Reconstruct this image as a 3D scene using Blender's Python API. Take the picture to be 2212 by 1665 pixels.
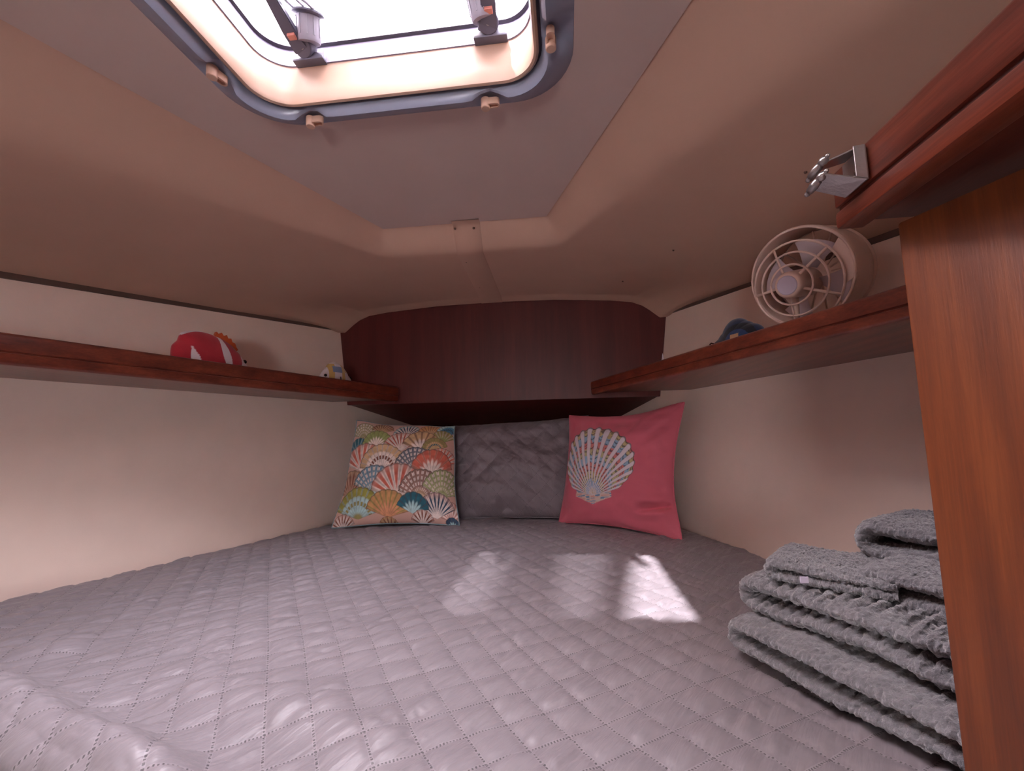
import bpy, bmesh, math, random
import numpy as np
from mathutils import Vector, Matrix

random.seed(7); np.random.seed(7)
PI = math.pi
scn = bpy.context.scene
for o in list(bpy.data.objects): bpy.data.objects.remove(o)
COL = scn.collection

# ------------------------------------------------------------------ camera
CAM = Vector((0.0, 0.0, 1.16))
yaw, pitch, roll = math.radians(6.8), math.radians(6.45), math.radians(1.1)
fw = Vector((-math.sin(yaw)*math.cos(pitch), math.cos(yaw)*math.cos(pitch), math.sin(pitch)))
r0 = Vector((math.cos(yaw), math.sin(yaw), 0)); u0 = r0.cross(fw)
rt = r0*math.cos(roll) - u0*math.sin(roll); up = r0*math.sin(roll) + u0*math.cos(roll)
cd = bpy.data.cameras.new('camera'); cam = bpy.data.objects.new('camera', cd); COL.objects.link(cam)
cd.sensor_width = 36.0; cd.lens = 960.0/2212.0*36.0; cd.clip_start = 0.01
M4 = Matrix((rt, up, -fw)).transposed().to_4x4(); M4.translation = CAM
cam.matrix_world = M4
scn.camera = cam

# ------------------------------------------------------------------ light
w = bpy.data.worlds.new('sky'); scn.world = w; w.use_nodes = True
bg = w.node_tree.nodes['Background']
bg.inputs[0].default_value = (1.0, 0.945, 0.985, 1); bg.inputs[1].default_value = 21.0
sun_d = bpy.data.lights.new('sun', 'SUN'); sun = bpy.data.objects.new('sun', sun_d); COL.objects.link(sun)
sun_dir = Vector((0.245, 0.555, -0.93)).normalized()          # direction the light travels
sun.rotation_euler = sun_dir.to_track_quat('-Z', 'Y').to_euler()
sun_d.energy = 8.5; sun_d.color = (1, 0.95, 0.95); sun_d.angle = math.radians(1.2)
pl = bpy.data.lights.new('hatch_portal', 'AREA'); plo = bpy.data.objects.new('hatch_portal', pl); COL.objects.link(plo)
pl.shape = 'RECTANGLE'; pl.size = 0.56; pl.size_y = 0.56; pl.cycles.is_portal = True
plo.location = (-0.263, 0.428, 1.90)
scn.view_settings.view_transform = 'Standard'; scn.view_settings.look = 'None'
scn.view_settings.exposure = 0.85; scn.view_settings.gamma = 1.0
scn.view_settings.use_curve_mapping = False
scn.cycles.max_bounces = 16; scn.cycles.diffuse_bounces = 10

# ------------------------------------------------------------------ helpers
def link(o, parent=None):
    COL.objects.link(o)
    if parent is not None: o.parent = parent
    return o

def obj(name, verts, faces, mat, parent=None, smooth=False, mtx=None):
    me = bpy.data.meshes.new(name)
    if mtx is not None: verts = [tuple(mtx @ Vector(v)) for v in verts]
    me.from_pydata([tuple(v) for v in verts], [], [tuple(f) for f in faces])
    if smooth: me.polygons.foreach_set('use_smooth', [True]*len(me.polygons))
    me.materials.append(mat); me.update()
    return link(bpy.data.objects.new(name, me), parent)

def bobj(name, bm, mat, parent=None, smooth=False, mtx=None, angle=None):
    me = bpy.data.meshes.new(name)
    if mtx is not None: bm.transform(mtx)
    bmesh.ops.recalc_face_normals(bm, faces=bm.faces)
    bm.to_mesh(me); bm.free()
    if smooth or angle: me.polygons.foreach_set('use_smooth', [True]*len(me.polygons))
    if angle: me.set_sharp_from_angle(angle=angle)
    me.materials.append(mat)
    return link(bpy.data.objects.new(name, me), parent)

def npobj(name, P, faces, mat, parent=None, smooth=True):
    me = bpy.data.meshes.new(name)
    P = np.asarray(P, dtype=np.float32).reshape(-1, 3); faces = np.asarray(faces, dtype=np.int32)
    me.vertices.add(len(P)); me.vertices.foreach_set('co', P.ravel())
    n, k = faces.shape
    me.loops.add(n*k); me.loops.foreach_set('vertex_index', faces.ravel())
    me.polygons.add(n); me.polygons.foreach_set('loop_start', np.arange(0, n*k, k, dtype=np.int32))
    me.polygons.foreach_set('use_smooth', np.ones(n, dtype=bool)*smooth)
    me.update(calc_edges=True); me.validate()
    me.materials.append(mat)
    return link(bpy.data.objects.new(name, me), parent)

def gridfaces(nu, nv, closeu=False, closev=False):
    I = np.arange(nu*nv).reshape(nv, nu)
    if closeu: I = np.concatenate([I, I[:, :1]], 1)
    if closev: I = np.concatenate([I, I[:1, :]], 0)
    a = I[:-1, :-1].ravel(); b = I[:-1, 1:].ravel(); c = I[1:, 1:].ravel(); d = I[1:, :-1].ravel()
    return np.stack([a, b, c, d], 1)

def setcol(o, C, name='Col'):
    at = o.data.color_attributes.new(name, 'FLOAT_COLOR', 'POINT')
    A = np.ones((len(o.data.vertices), 4), dtype=np.float32); A[:, :3] = C
    at.data.foreach_set('color', A.ravel())

def setuv(o, U):
    uv = o.data.uv_layers.new(name='UVMap')
    li = np.zeros(len(o.data.loops), dtype=np.int32); o.data.loops.foreach_get('vertex_index', li)
    uv.data.foreach_set('uv', np.asarray(U, dtype=np.float32)[li].ravel())

def thing(name, label, cat, loc=(0, 0, 0), group=None):
    o = bpy.data.objects.new(name, None); link(o); o.location = loc; o.empty_display_size = 0.05
    o['label'] = label; o['category'] = cat
    if group: o['group'] = group
    return o
def tag(o, label, cat, group=None):
    o['label'] = label; o['category'] = cat
    if group: o['group'] = group
    return o
def struct(o, label=None):
    o['kind'] = 'structure'
    if label: o['label'] = label
    return o
def settle(t):
    """children were built in world coordinates: keep them in place under a moved empty"""
    inv = Matrix.Translation(-Vector(t.location))
    for c in t.children:
        c.data.transform(inv)
        for g in c.children: g.data.transform(inv)

def box(x0, x1, y0, y1, z0, z1, bev=0.0, seg=2):
    bm = bmesh.new(); bmesh.ops.create_cube(bm, size=1)
    bmesh.ops.scale(bm, vec=(x1-x0, y1-y0, z1-z0), verts=bm.verts)
    bmesh.ops.translate(bm, vec=((x0+x1)/2, (y0+y1)/2, (z0+z1)/2), verts=bm.verts)
    if bev: bmesh.ops.bevel(bm, geom=bm.edges[:], offset=bev, segments=seg, affect='EDGES', profile=0.5)
    return bm

def prism(pts, d0, d1, bev=0.0, seg=2):
    """2-D outline in x,z extruded along y from d0 to d1"""
    bm = bmesh.new(); a = [bm.verts.new((x, d0, z)) for x, z in pts]; b = [bm.verts.new((x, d1, z)) for x, z in pts]
    n = len(pts); bm.faces.new(a); bm.faces.new(b[::-1])
    for i in range(n): bm.faces.new((a[i], b[i], b[(i+1) % n], a[(i+1) % n]))
    bmesh.ops.recalc_face_normals(bm, faces=bm.faces)
    if bev: bmesh.ops.bevel(bm, geom=bm.edges[:], offset=bev, segments=seg, affect='EDGES', profile=0.5)
    return bm

def lathe(prof, n=40, cap=True):
    """profile (r, z) turned about z"""
    V = []; F = []
    m = len(prof)
    for i in range(n):
        a = 2*PI*i/n
        for r, z in prof: V.append((r*math.cos(a), r*math.sin(a), z))
    for i in range(n):
        j = (i+1) % n
        for k in range(m-1): F.append((i*m+k, j*m+k, j*m+k+1, i*m+k+1))
    bm = bmesh.new(); vs = [bm.verts.new(v) for v in V]
    for f in F: bm.faces.new([vs[q] for q in f])
    if cap:
        if prof[0][0] > 1e-6: bm.faces.new([vs[i*m] for i in range(n)])
        if prof[-1][0] > 1e-6: bm.faces.new([vs[i*m+m-1] for i in range(n)][::-1])
    bmesh.ops.remove_doubles(bm, verts=bm.verts, dist=1e-6)
    return bm

def tube(path, r, n=8, closed=False, flat=1.0):
    P = [Vector(p) for p in path]; m = len(P); V = []; F = []
    up0 = Vector((0, 0, 1))
    for i in range(m):
        if closed: t = P[(i+1) % m]-P[i-1]
        else: t = P[min(i+1, m-1)]-P[max(i-1, 0)]
        t.normalize()
        if abs(t.dot(up0)) > 0.95: s = t.cross(Vector((1, 0, 0)))
        else: s = t.cross(up0)
        s.normalize(); b = s.cross(t)
        rr = r[i] if isinstance(r, (list, tuple)) else r
        for k in range(n):
            a = 2*PI*k/n; V.append(P[i]+s*math.cos(a)*rr+b*math.sin(a)*rr*flat)
    for i in range(m if closed else m-1):
        j = (i+1) % m
        for k in range(n): F.append((i*n+k, i*n+(k+1) % n, j*n+(k+1) % n, j*n+k))
    if not closed: F += [tuple(range(n))[::-1], tuple((m-1)*n+k for k in range(n))]
    return V, F

def frame_mtx(origin, zax, xhint):
    z = Vector(zax).normalized(); x = Vector(xhint); x = (x - z*x.dot(z)).normalized(); y = z.cross(x)
    m = Matrix((x, y, z)).transposed().to_4x4(); m.translation = Vector(origin)
    return m

# vectorised value noise
_T = np.random.RandomState(3).rand(256, 256)
def vnoise(x, y):
    x = np.asarray(x, float); y = np.asarray(y, float)
    xi = np.floor(x).astype(int); yi = np.floor(y).astype(int); fx = x-xi; fy = y-yi
    fx = fx*fx*fx*(fx*(fx*6-15)+10); fy = fy*fy*fy*(fy*(fy*6-15)+10)
    a = _T[xi % 256, yi % 256]; b = _T[(xi+1) % 256, yi % 256]; c = _T[xi % 256, (yi+1) % 256]; d = _T[(xi+1) % 256, (yi+1) % 256]
    return (a*(1-fx)+b*fx)*(1-fy)+(c*(1-fx)+d*fx)*fy - 0.5
def fbm(x, y, o=4):
    s = 0; a = 1.0
    for k in range(o): s = s+a*vnoise(x*2**k+17*k, y*2**k+31*k); a *= 0.5
    return s
def sstep(a, b, x):
    t = np.clip((x-a)/(b-a), 0, 1); return t*t*(3-2*t)

def srgb(r, g, b):
    f = lambda c: (c/255/12.92 if c/255 <= 0.04045 else ((c/255+0.055)/1.055)**2.4)
    return (f(r), f(g), f(b))

# ------------------------------------------------------------------ materials
class NT:
    def __init__(s, name):
        s.m = bpy.data.materials.new(name); s.m.use_nodes = True; s.t = s.m.node_tree
        s.b = s.t.nodes['Principled BSDF']; s.out = s.t.nodes['Material Output']
    def n(s, typ, **kw):
        nd = s.t.nodes.new(typ)
        for k, v in kw.items():
            if k.startswith('i_'):
                key = k[2:]; key = int(key) if key.isdigit() else key.replace('_', ' ')
                nd.inputs[key].default_value = v
            else: setattr(nd, k, v)
        return nd
    def l(s, a, b): s.t.links.new(a, b)
    def math(s, op, a, b=None, c=None):
        nd = s.t.nodes.new('ShaderNodeMath'); nd.operation = op
        for i, v in enumerate((a, b, c)):
            if v is None: continue
            if isinstance(v, (int, float)): nd.inputs[i].default_value = v
            else: s.l(v, nd.inputs[i])
        return nd.outputs[0]
    def ramp(s, fac, stops):
        r = s.t.nodes.new('ShaderNodeValToRGB'); e = r.color_ramp.elements
        while len(e) < len(stops): e.new(0.5)
        for q, (p, c) in zip(e, stops): q.position = p; q.color = (*c, 1)
        s.l(fac, r.inputs[0]); return r.outputs[0]
    def bump(s, h, strength=0.3, dist=0.001):
        bn = s.n('ShaderNodeBump'); bn.inputs['Strength'].default_value = strength; bn.inputs['Distance'].default_value = dist
        s.l(h, bn.inputs['Height']); s.l(bn.outputs[0], s.b.inputs['Normal'])
    def coords(s, scale=(1, 1, 1), rot=(0, 0, 0), src='Object'):
        tc = s.n('ShaderNodeTexCoord'); mp = s.n('ShaderNodeMapping')
        mp.inputs['Scale'].default_value = scale; mp.inputs['Rotation'].default_value = rot
        s.l(tc.outputs[src], mp.inputs[0]); return mp.outputs[0]
    def noise(s, vec, scale, detail=3, rough=0.5):
        nd = s.n('ShaderNodeTexNoise'); nd.inputs['Scale'].default_value = scale
        nd.inputs['Detail'].default_value = detail; nd.inputs['Roughness'].default_value = rough
        s.l(vec, nd.inputs['Vector']); return nd.outputs[0]

def plain(name, col, rough=0.5, metal=0.0, spec=None, var=0.06, bump=0.0, bscale=200, coat=0.0, sheen=0.0):
    k = NT(name); v = k.coords()
    nz = k.noise(v, 9.0, 4)
    c0 = tuple(c*(1-var) for c in col); c1 = tuple(min(1, c*(1+var)) for c in col)
    k.l(k.ramp(nz, [(0.3, c0), (0.7, c1)]), k.b.inputs['Base Color'])
    k.b.inputs['Roughness'].default_value = rough; k.b.inputs['Metallic'].default_value = metal
    if spec is not None: k.b.inputs['Specular IOR Level'].default_value = spec
    if coat: k.b.inputs['Coat Weight'].default_value = coat; k.b.inputs['Coat Roughness'].default_value = 0.15
    if sheen: k.b.inputs['Sheen Weight'].default_value = sheen; k.b.inputs['Sheen Roughness'].default_value = 0.5
    if bump: k.bump(k.noise(v, bscale, 2), bump)
    return k.m

def wood(name, dark, mid, light, axis='y', gloss=0.32, scale=1.0):
    k = NT(name)
    sc = {'x': (1.2, 22, 22), 'y': (22, 1.2, 22), 'z': (22, 22, 1.2)}[axis]
    v = k.coords(tuple(q*scale for q in sc))
    n1 = k.noise(v, 2.2, 5, 0.6)
    v2 = k.coords(tuple(q*scale*9 for q in sc)); n2 = k.noise(v2, 2.0, 3, 0.6)
    v3 = k.coords(tuple(max(0.6, q*0.09)*scale for q in sc)); n3 = k.noise(v3, 2.0, 2)
    f = k.math('ADD', k.math('MULTIPLY', n1, 0.62), k.math('ADD', k.math('MULTIPLY', n2, 0.22), k.math('MULTIPLY', n3, 0.25)))
    k.l(k.ramp(f, [(0.36, dark), (0.54, mid), (0.74, light)]), k.b.inputs['Base Color'])
    k.b.inputs['Roughness'].default_value = gloss
    k.b.inputs['Coat Weight'].default_value = 0.25; k.b.inputs['Coat Roughness'].default_value = 0.25
    k.bump(k.math('ADD', n2, k.math('MULTIPLY', n1, 0.5)), 0.25, 0.0006)
    return k.m

MAT = {}
MAT['vinyl'] = plain('beige_vinyl_lining', srgb(234, 212, 198), 0.55, var=0.035, bump=0.12, bscale=420)
MAT['liner'] = plain('tan_vinyl_headliner', srgb(206, 168, 148), 0.6, var=0.03, bump=0.1, bscale=420)
MAT['cpanel'] = plain('grey_headliner_panel', srgb(208, 186, 178), 0.6, var=0.025, bump=0.1, bscale=500)
MAT['seam'] = plain('brown_seam_strip', srgb(92, 72, 64), 0.6)
MAT['wood'] = wood('varnished_mahogany_trim', srgb(62, 25, 16), srgb(104, 46, 32), srgb(140, 70, 48), 'y', 0.3)
MAT['woodz'] = wood('mahogany_panel_upright_grain', srgb(78, 38, 20), srgb(103, 51, 25), srgb(130, 70, 35), 'z', 0.4, 1.3)
MAT['woodp'] = wood('dark_mahogany_veneer', srgb(72, 27, 25), srgb(84, 32, 29), srgb(97, 39, 34), 'z', 0.42, 0.5)
MAT['woodp'].node_tree.nodes['Principled BSDF'].inputs['Coat Weight'].default_value = 0.0
MAT['woodp'].node_tree.nodes['Principled BSDF'].inputs['Specular IOR Level'].default_value = 0.3
MAT['wooddark'] = wood('shade_toned_mahogany', srgb(48, 18, 12), srgb(74, 30, 20), srgb(92, 40, 26), 'y', 0.45)  # darker copy of the trim wood, underside shade put into its colour
MAT['cream'] = plain('cream_gelcoat', srgb(176, 146, 128), 0.3, var=0.02)
MAT['trimgrey'] = plain('blue_grey_hatch_trim', srgb(150, 158, 178), 0.28, var=0.03)
MAT['alu'] = plain('white_aluminium_frame', srgb(128, 120, 140), 0.3, var=0.02)
MAT['gasket'] = plain('black_rubber_gasket', srgb(52, 44, 58), 0.6)
MAT['plastic'] = plain('dark_grey_plastic', srgb(92, 90, 104), 0.4, var=0.05)
MAT['plasticl'] = plain('mid_grey_plastic', srgb(150, 146, 158), 0.4, var=0.05)
MAT['pinkbtn'] = plain('salmon_plastic_button', srgb(206, 132, 116), 0.4)
MAT['btn'] = plain('beige_plastic_button', srgb(214, 178, 156), 0.4)
MAT['fan'] = plain('cream_fan_plastic', srgb(222, 196, 182), 0.35, var=0.02)
MAT['fanhub'] = plain('pale_lilac_hub_disc', srgb(196, 188, 206), 0.45, var=0.02)
MAT['blade'] = plain('white_fan_blade', srgb(206, 192, 198), 0.4, var=0.02)
MAT['metal'] = plain('worn_chrome', srgb(176, 170, 168), 0.32, metal=0.9, var=0.25, bump=0.25, bscale=260)
MAT['screw'] = plain('dull_screw_metal', srgb(120, 96, 84), 0.45, metal=0.4)
MAT['black'] = plain('black_eye_plastic', srgb(18, 14, 14), 0.2)
MAT['white'] = plain('white_label_cloth', srgb(226, 226, 232), 0.7)
MAT['mattress'] = plain('cream_mattress_ticking', srgb(210, 200, 190), 0.8)
MAT['sunblock'] = plain('blue_sun_block', srgb(60, 80, 120), 0.8)

def acrylic():
    k = NT('clear_hatch_acrylic'); t = k.t
    tr = k.n('ShaderNodeBsdfTransparent'); tr.inputs[0].default_value = (0.97, 0.96, 0.99, 1)
    gl = k.n('ShaderNodeBsdfGlossy'); gl.inputs['Roughness'].default_value = 0.05
    lw = k.n('ShaderNodeFresnel'); lw.inputs[0].default_value = 1.3
    mx = k.n('ShaderNodeMixShader'); k.l(lw.outputs[0], mx.inputs[0]); k.l(tr.outputs[0], mx.inputs[1]); k.l(gl.outputs[0], mx.inputs[2])
    k.l(mx.outputs[0], k.out.inputs[0]); return k.m
MAT['acrylic'] = acrylic()

def quilt_mat(name, col, rough=0.48):
    """satin quilting: UV runs one unit per stitched square; stitches are pricked holes along the lines"""
    k = NT(name); tc = k.n('ShaderNodeTexCoord'); sp = k.n('ShaderNodeSeparateXYZ'); k.l(tc.outputs['UV'], sp.inputs[0])
    def line(a, b):
        d = k.math('ABSOLUTE', k.math('SUBTRACT', k.math('FRACT', k.math('ADD', a, 0.5)), 0.5))
        near = k.math('LESS_THAN', d, 0.024)
        dots = k.math('GREATER_THAN', k.math('SINE', k.math('MULTIPLY', b, 2*PI*13)), 0.15)
        return k.math('MULTIPLY', near, dots)
    u, v = sp.outputs[0], sp.outputs[1]
    st = k.math('MAXIMUM', line(u, v), line(v, u))
    def band(a):
        d = k.math('ABSOLUTE', k.math('SUBTRACT', k.math('FRACT', k.math('ADD', a, 0.5)), 0.5)); return k.math('LESS_THAN', d, 0.04)
    bd = k.math('MAXIMUM', band(u), band(v))  # lighter band paints the satin glint along the seams into the colour
    vo = k.coords((1, 1, 1)); nz = k.noise(vo, 7, 3)
    base = k.ramp(nz, [(0.3, tuple(c*0.96 for c in col)), (0.7, tuple(c*1.04 for c in col))])
    mx = k.n('ShaderNodeMix', data_type='RGBA'); k.l(st, mx.inputs['Factor'])
    m0 = k.n('ShaderNodeMix', data_type='RGBA'); k.l(bd, m0.inputs['Factor']); k.l(base, m0.inputs['A']); m0.inputs['B'].default_value = (*[min(1, c*1.2) for c in col], 1); k.l(m0.outputs['Result'], mx.inputs['A'])
    mx.inputs['B'].default_value = (*[c*0.42 for c in col], 1)
    k.l(mx.outputs['Result'], k.b.inputs['Base Color'])
    k.b.inputs['Roughness'].default_value = rough
    k.b.inputs['Sheen Weight'].default_value = 0.15; k.b.inputs['Sheen Roughness'].default_value = 0.4
    def streak(ang, sc):
        r_ = k.coords((1, 1, 1), (0, 0, ang)); m_ = k.n('ShaderNodeMapping'); m_.inputs['Scale'].default_value = sc; k.l(r_, m_.inputs[0]); return m_.outputs[0]
    w1 = k.noise(streak(-0.98, (14, 120, 40)), 1.0, 3, 0.5)
    w2 = k.noise(streak(-0.62, (26, 90, 60)), 1.0, 2, 0.5)
    h = k.math('SUBTRACT', k.math('ADD', k.math('MULTIPLY', w1, 1.0), k.math('MULTIPLY', w2, 0.45)), k.math('MULTIPLY', st, 0.4))
    k.bump(h, 0.55, 0.004)
    return k.m
MAT['quilt'] = quilt_mat('grey_satin_quilt', srgb(132, 124, 128))
MAT['sham'] = quilt_mat('grey_satin_sham', srgb(120, 110, 115), 0.5)

def vcol_mat(name, rough=0.75, weave=900, sheen=0.15, bstr=0.2):
    k = NT(name); at = k.n('ShaderNodeVertexColor'); at.layer_name = 'Col'
    k.l(at.outputs[0], k.b.inputs['Base Color']); k.b.inputs['Roughness'].default_value = rough
    k.b.inputs['Sheen Weight'].default_value = sheen
    v = k.coords(); k.bump(k.noise(v, weave, 2), bstr, 0.0006); return k.m
MAT['print'] = vcol_mat('printed_cotton')
MAT['plush'] = vcol_mat('short_plush', 0.9, 500, 0.3, 0.5)

def towel_mat():
    k = NT('grey_plush_towelling'); v = k.coords((1, 1, 1))
    n1 = k.noise(v, 150, 4, 0.65); n2 = k.noise(k.coords((60, 60, 260), (0, 0, 0.4)), 1.0, 3)
    f = k.math('ADD', k.math('MULTIPLY', n1, 0.7), k.math('MULTIPLY', n2, 0.35))
    k.l(k.ramp(f, [(0.3, srgb(74, 72, 76)), (0.55, srgb(106, 103, 107)), (0.8, srgb(142, 138, 142))]), k.b.inputs['Base Color'])
    k.b.inputs['Roughness'].default_value = 0.95
    k.b.inputs['Sheen Weight'].default_value = 0.6; k.b.inputs['Sheen Roughness'].default_value = 0.6
    k.bump(f, 0.9, 0.006); return k.m
MAT['towel'] = towel_mat()

# ================================================================== THE CABIN
CX = -0.265                       # boat centreline
def hw(y, z):                     # half width of the hull lining
    return 0.68 - (np.maximum(y, -0.2)-1.4)*0.355 + (z-0.85)*0.125
def zseam(y): return 1.547 + (np.maximum(y, -0.2)-0.85)*0.078
YA, YB = -1.5, 2.55               # aft bulkhead and stem

# side walls: slab following the flare of the hull
for s, nm in ((-1, 'wall_left'), (1, 'wall_right')):
    ys = [YA, -0.2, 0.4, 1.0, 1.6, 2.1, YB+0.05]; zs = [0.0, 0.85, 1.3, 1.8]
    V = []
    for off in (0.0, 0.03):
        for y in ys:
            for z in zs: V.append((CX+s*(float(hw(y, z))+off), y, z))
    nz = len(zs); ny = len(ys); F = []; N = nz*ny
    for i in range(ny-1):
        for j in range(nz-1):
            a, b, c, d = i*nz+j, (i+1)*nz+j, (i+1)*nz+j+1, i*nz+j+1
            F += [(a, b, c, d), (a+N, d+N, c+N, b+N)]
    o = struct(obj(nm, V, F, MAT['vinyl'], smooth=False), 'beige vinyl lined hull side flaring outwards')

# floor, aft bulkhead, stem wall
struct(bobj('floor', box(-2.2, 1.7, YA, YB, -0.03, 0.0), MAT['wooddark']), 'dark wooden cabin sole')
V = []
for y in (YA, YA-0.03):
    V += [(-2.2, y, 0), (1.7, y, 0), (1.7, y, 1.95), (-2.2, y, 1.95), (-0.45, y, 0.94), (-0.07, y, 0.94), (-0.07, y, 1.30), (-0.45, y, 1.30)]  # small opening added and sized to let fill light in from behind
F = []
for k in range(4):
    a, b = k, (k+1) % 4
    F += [(a, b, b+4, a+4), (a+8, a+12, b+12, b+8), (a+4, b+4, b+12, a+12)]
struct(obj('wall_aft', V, F, MAT['vinyl']), 'aft bulkhead with a small opening added to let in daylight')
struct(bobj('wall_front', box(-0.8, 0.3, YB, YB+0.03, 0.0, 1.8), MAT['vinyl']))

# headliner: one moulded skin, raised in the middle
ZT = 1.752
def ua(y): return 0.23+(1.15-y)*0.39
def ub(y): return 0.26+(1.225-y)*0.55
def zdeck(u, y):
    hs = hw(y, zseam(y)); t = np.clip(u/hs, 0, 1); zs = zseam(y)
    aft = 1.70-(1.70-zs)*np.clip((t-0.25)/0.75, 0, 1)**1.9
    fwdp = np.interp(t, [0, 0.35, 0.68, 0.80, 0.86, 0.90, 0.955, 1.0], [1.701, 1.697, 1.682, 1.671, 1.655, 1.636, 1.605, 1.607])
    k = sstep(1.30, 1.70, y)
    return aft*(1-k)+fwdp*k - 0.007*sstep(1.655, 1.71, y)
def zceil(u, y):
    fu = (u-ua(y))/np.maximum(ub(y)-ua(y), 0.02); fy = (y-1.15)/0.075
    f = (np.clip(fu, 0, 2)**4+np.clip(fy, 0, 2)**4)**0.25
    f = np.clip(f, 0, 1.3)
    S = np.where(f < 0.7, f*1.06, 0.742+0.258*np.sin(np.clip((f-0.7)/0.52, 0, 1)*PI/2))
    return ZT+(zdeck(u, y)-ZT)*np.clip(S, 0, 1)
ny_, nx_ = 190, 240
yy = np.concatenate([np.linspace(YA, 0.2, 18)[:-1], np.linspace(0.2, 1.715, ny_)])
tt = np.linspace(-1, 1, nx_)
Y, T = np.meshgrid(yy, tt, indexing='ij')
HS = hw(Y, zseam(Y)); U = np.abs(T)*HS
Z = zceil(U, Y)
P = np.stack([CX+T*HS, Y, Z], -1)
F = gridfaces(nx_, len(yy))
fu_ = U.ravel()[F]; fy_ = Y.ravel()[F]
inside = ((fu_ < ua(fy_)-0.012) & (fy_ < 1.135)).all(1)
ceil = struct(npobj('ceiling', P.reshape(-1, 3), F[~inside], MAT['liner']), 'tan moulded headliner sloping down to the hull sides')

# flat grey centre panel with the hatch opening (a ring of four boards' worth of one sheet)
HX0, HX1, HY0, HY1 = CX-0.260, CX+0.260, 0.4285-0.260, 0.4285+0.260
def cpanel():
    z0, z1 = ZT-0.004, ZT+0.01
    yA, yF = YA, 1.148
    def px(y, s): return CX+s*ua(max(y, -0.5))
    cols = [yA, -0.5, HY0+0.01, HY1-0.01, yF]
    V = []; F = []
    def quad(q):
        i = len(V)
        for z in (z0, z1): V.extend([(x, y, z) for x, y in q])
        F.append((i, i+1, i+2, i+3)); F.append((i+7, i+6, i+5, i+4))
        for k in range(4): F.append((i+k, i+4+k, i+4+(k+1) % 4, i+(k+1) % 4))
    for a, b in zip(cols[:-1], cols[1:]):
        if abs(a-(HY0+0.01)) < 1e-6:
            quad([(px(a, -1), a), (HX0+0.01, a), (HX0+0.01, b), (px(b, -1), b)])
            quad([(HX1-0.01, a), (px(a, 1), a), (px(b, 1), b), (HX1-0.01, b)])
        else: quad([(px(a, -1), a), (px(a, 1), a), (px(b, 1), b), (px(b, -1), b)])
    o = obj('ceiling_panel', V, F, MAT['cpanel'], ceil); return o
cpanel()

# cover strip over the join at the bow end of the headliner, with two screws
sy = np.linspace(1.13, 1.712, 60); cxs = np.interp(sy, [1.13, 1.19, 1.25, 1.66, 1.72], [-0.256, -0.260, -0.266, -0.278, -0.279])
V = []; hwid = np.interp(sy, [1.13, 1.72], [0.039, 0.044])
for y, x, hh in zip(sy, cxs, hwid):
    for k, e in enumerate((-1, -0.96, 0.96, 1)):
        xx = x+e*hh; z = float(zceil(np.array(abs(xx-CX)), np.array(y)))
        if y < 1.15: z = ZT-0.004
        V.append((xx, y, z-(0.0025 if 0 < k < 3 else -0.001)))
obj('cover_strip', V, gridfaces(4, 60).tolist(), MAT['liner'], ceil, True)
def screw(x, y, parent=None, r=0.0035):
    z = float(zceil(np.array(abs(x-CX)), np.array(y)))
    if parent is not None and y < 1.17: z -= 0.0035
    bm = lathe([(0, -0.0022), (r*0.7, -0.0018), (r, 0.0), (r, 0.002)], 14)
    return bobj('screw_head', bm, MAT['screw'], ceil, True, Matrix.Translation((x, y, z-0.001)))
for x, y in ((-0.291, 1.162), (-0.238, 1.164)): screw(x, y, ceil)
for x, y in ((0.307, 1.212), (0.208, 1.503), (0.452, 0.828), (-0.291, 1.303), (-0.296, 1.545)): screw(x, y, None, 0.0028)

# seam strips along the top of the hull sides
for s, nm in ((-1, 'trim_1'), (1, 'trim_2')):
    V = []; F = []; ys = np.linspace(-1.4, 1.715, 40)
    for y in ys:
        zc = float(zseam(y)); wd = float(np.interp(y, [0.6, 1.72], [0.0155, 0.0075]))
        for zz, off in ((zc-wd, 0.0), (zc-wd+0.001, -0.004), (zc+0.002, -0.004), (zc+0.004, 0.0)):
            V.append((CX+s*(float(hw(y, zz))+off), y, zz))
    struct(obj(nm, V, gridfaces(4, 40).tolist(), MAT['seam']), 'narrow brown strip covering the joint below the headliner')

# ================================================================== BOW LOCKER
ZL = 1.297; YL = 1.722
bl = thing('bow_locker', 'dark mahogany bow locker with a flat front under the arched headliner', 'locker', (CX, YL, ZL))
q = lambda z, y=YL: float(hw(y, z))-0.001
pts = [(CX-q(ZL), ZL), (CX+q(ZL), ZL), (CX+q(1.5), 1.5), (CX+q(1.72), 1.72), (CX-q(1.72), 1.72), (CX-q(1.5), 1.5)]
bobj('front_panel', prism(pts, YL, YL+0.018, 0.0008, 1), MAT['woodp'], bl)
ya, yb = YL+0.0185, 2.42; za, zb = ZL+0.0005, 1.15
V = []
for dz in (0, 0.015):
    for y, z in ((ya, za), (yb, zb)):
        V += [(CX-float(hw(y, z+dz))+0.001, y, z+dz), (CX+float(hw(y, z+dz))-0.001, y, z+dz)]
obj('underside_board', V, [(0, 1, 3, 2), (4, 6, 7, 5), (0, 4, 5, 1), (2, 3, 7, 6), (0, 2, 6, 4), (1, 5, 7, 3)], MAT['woodp'], bl)
settle(bl)

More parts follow.
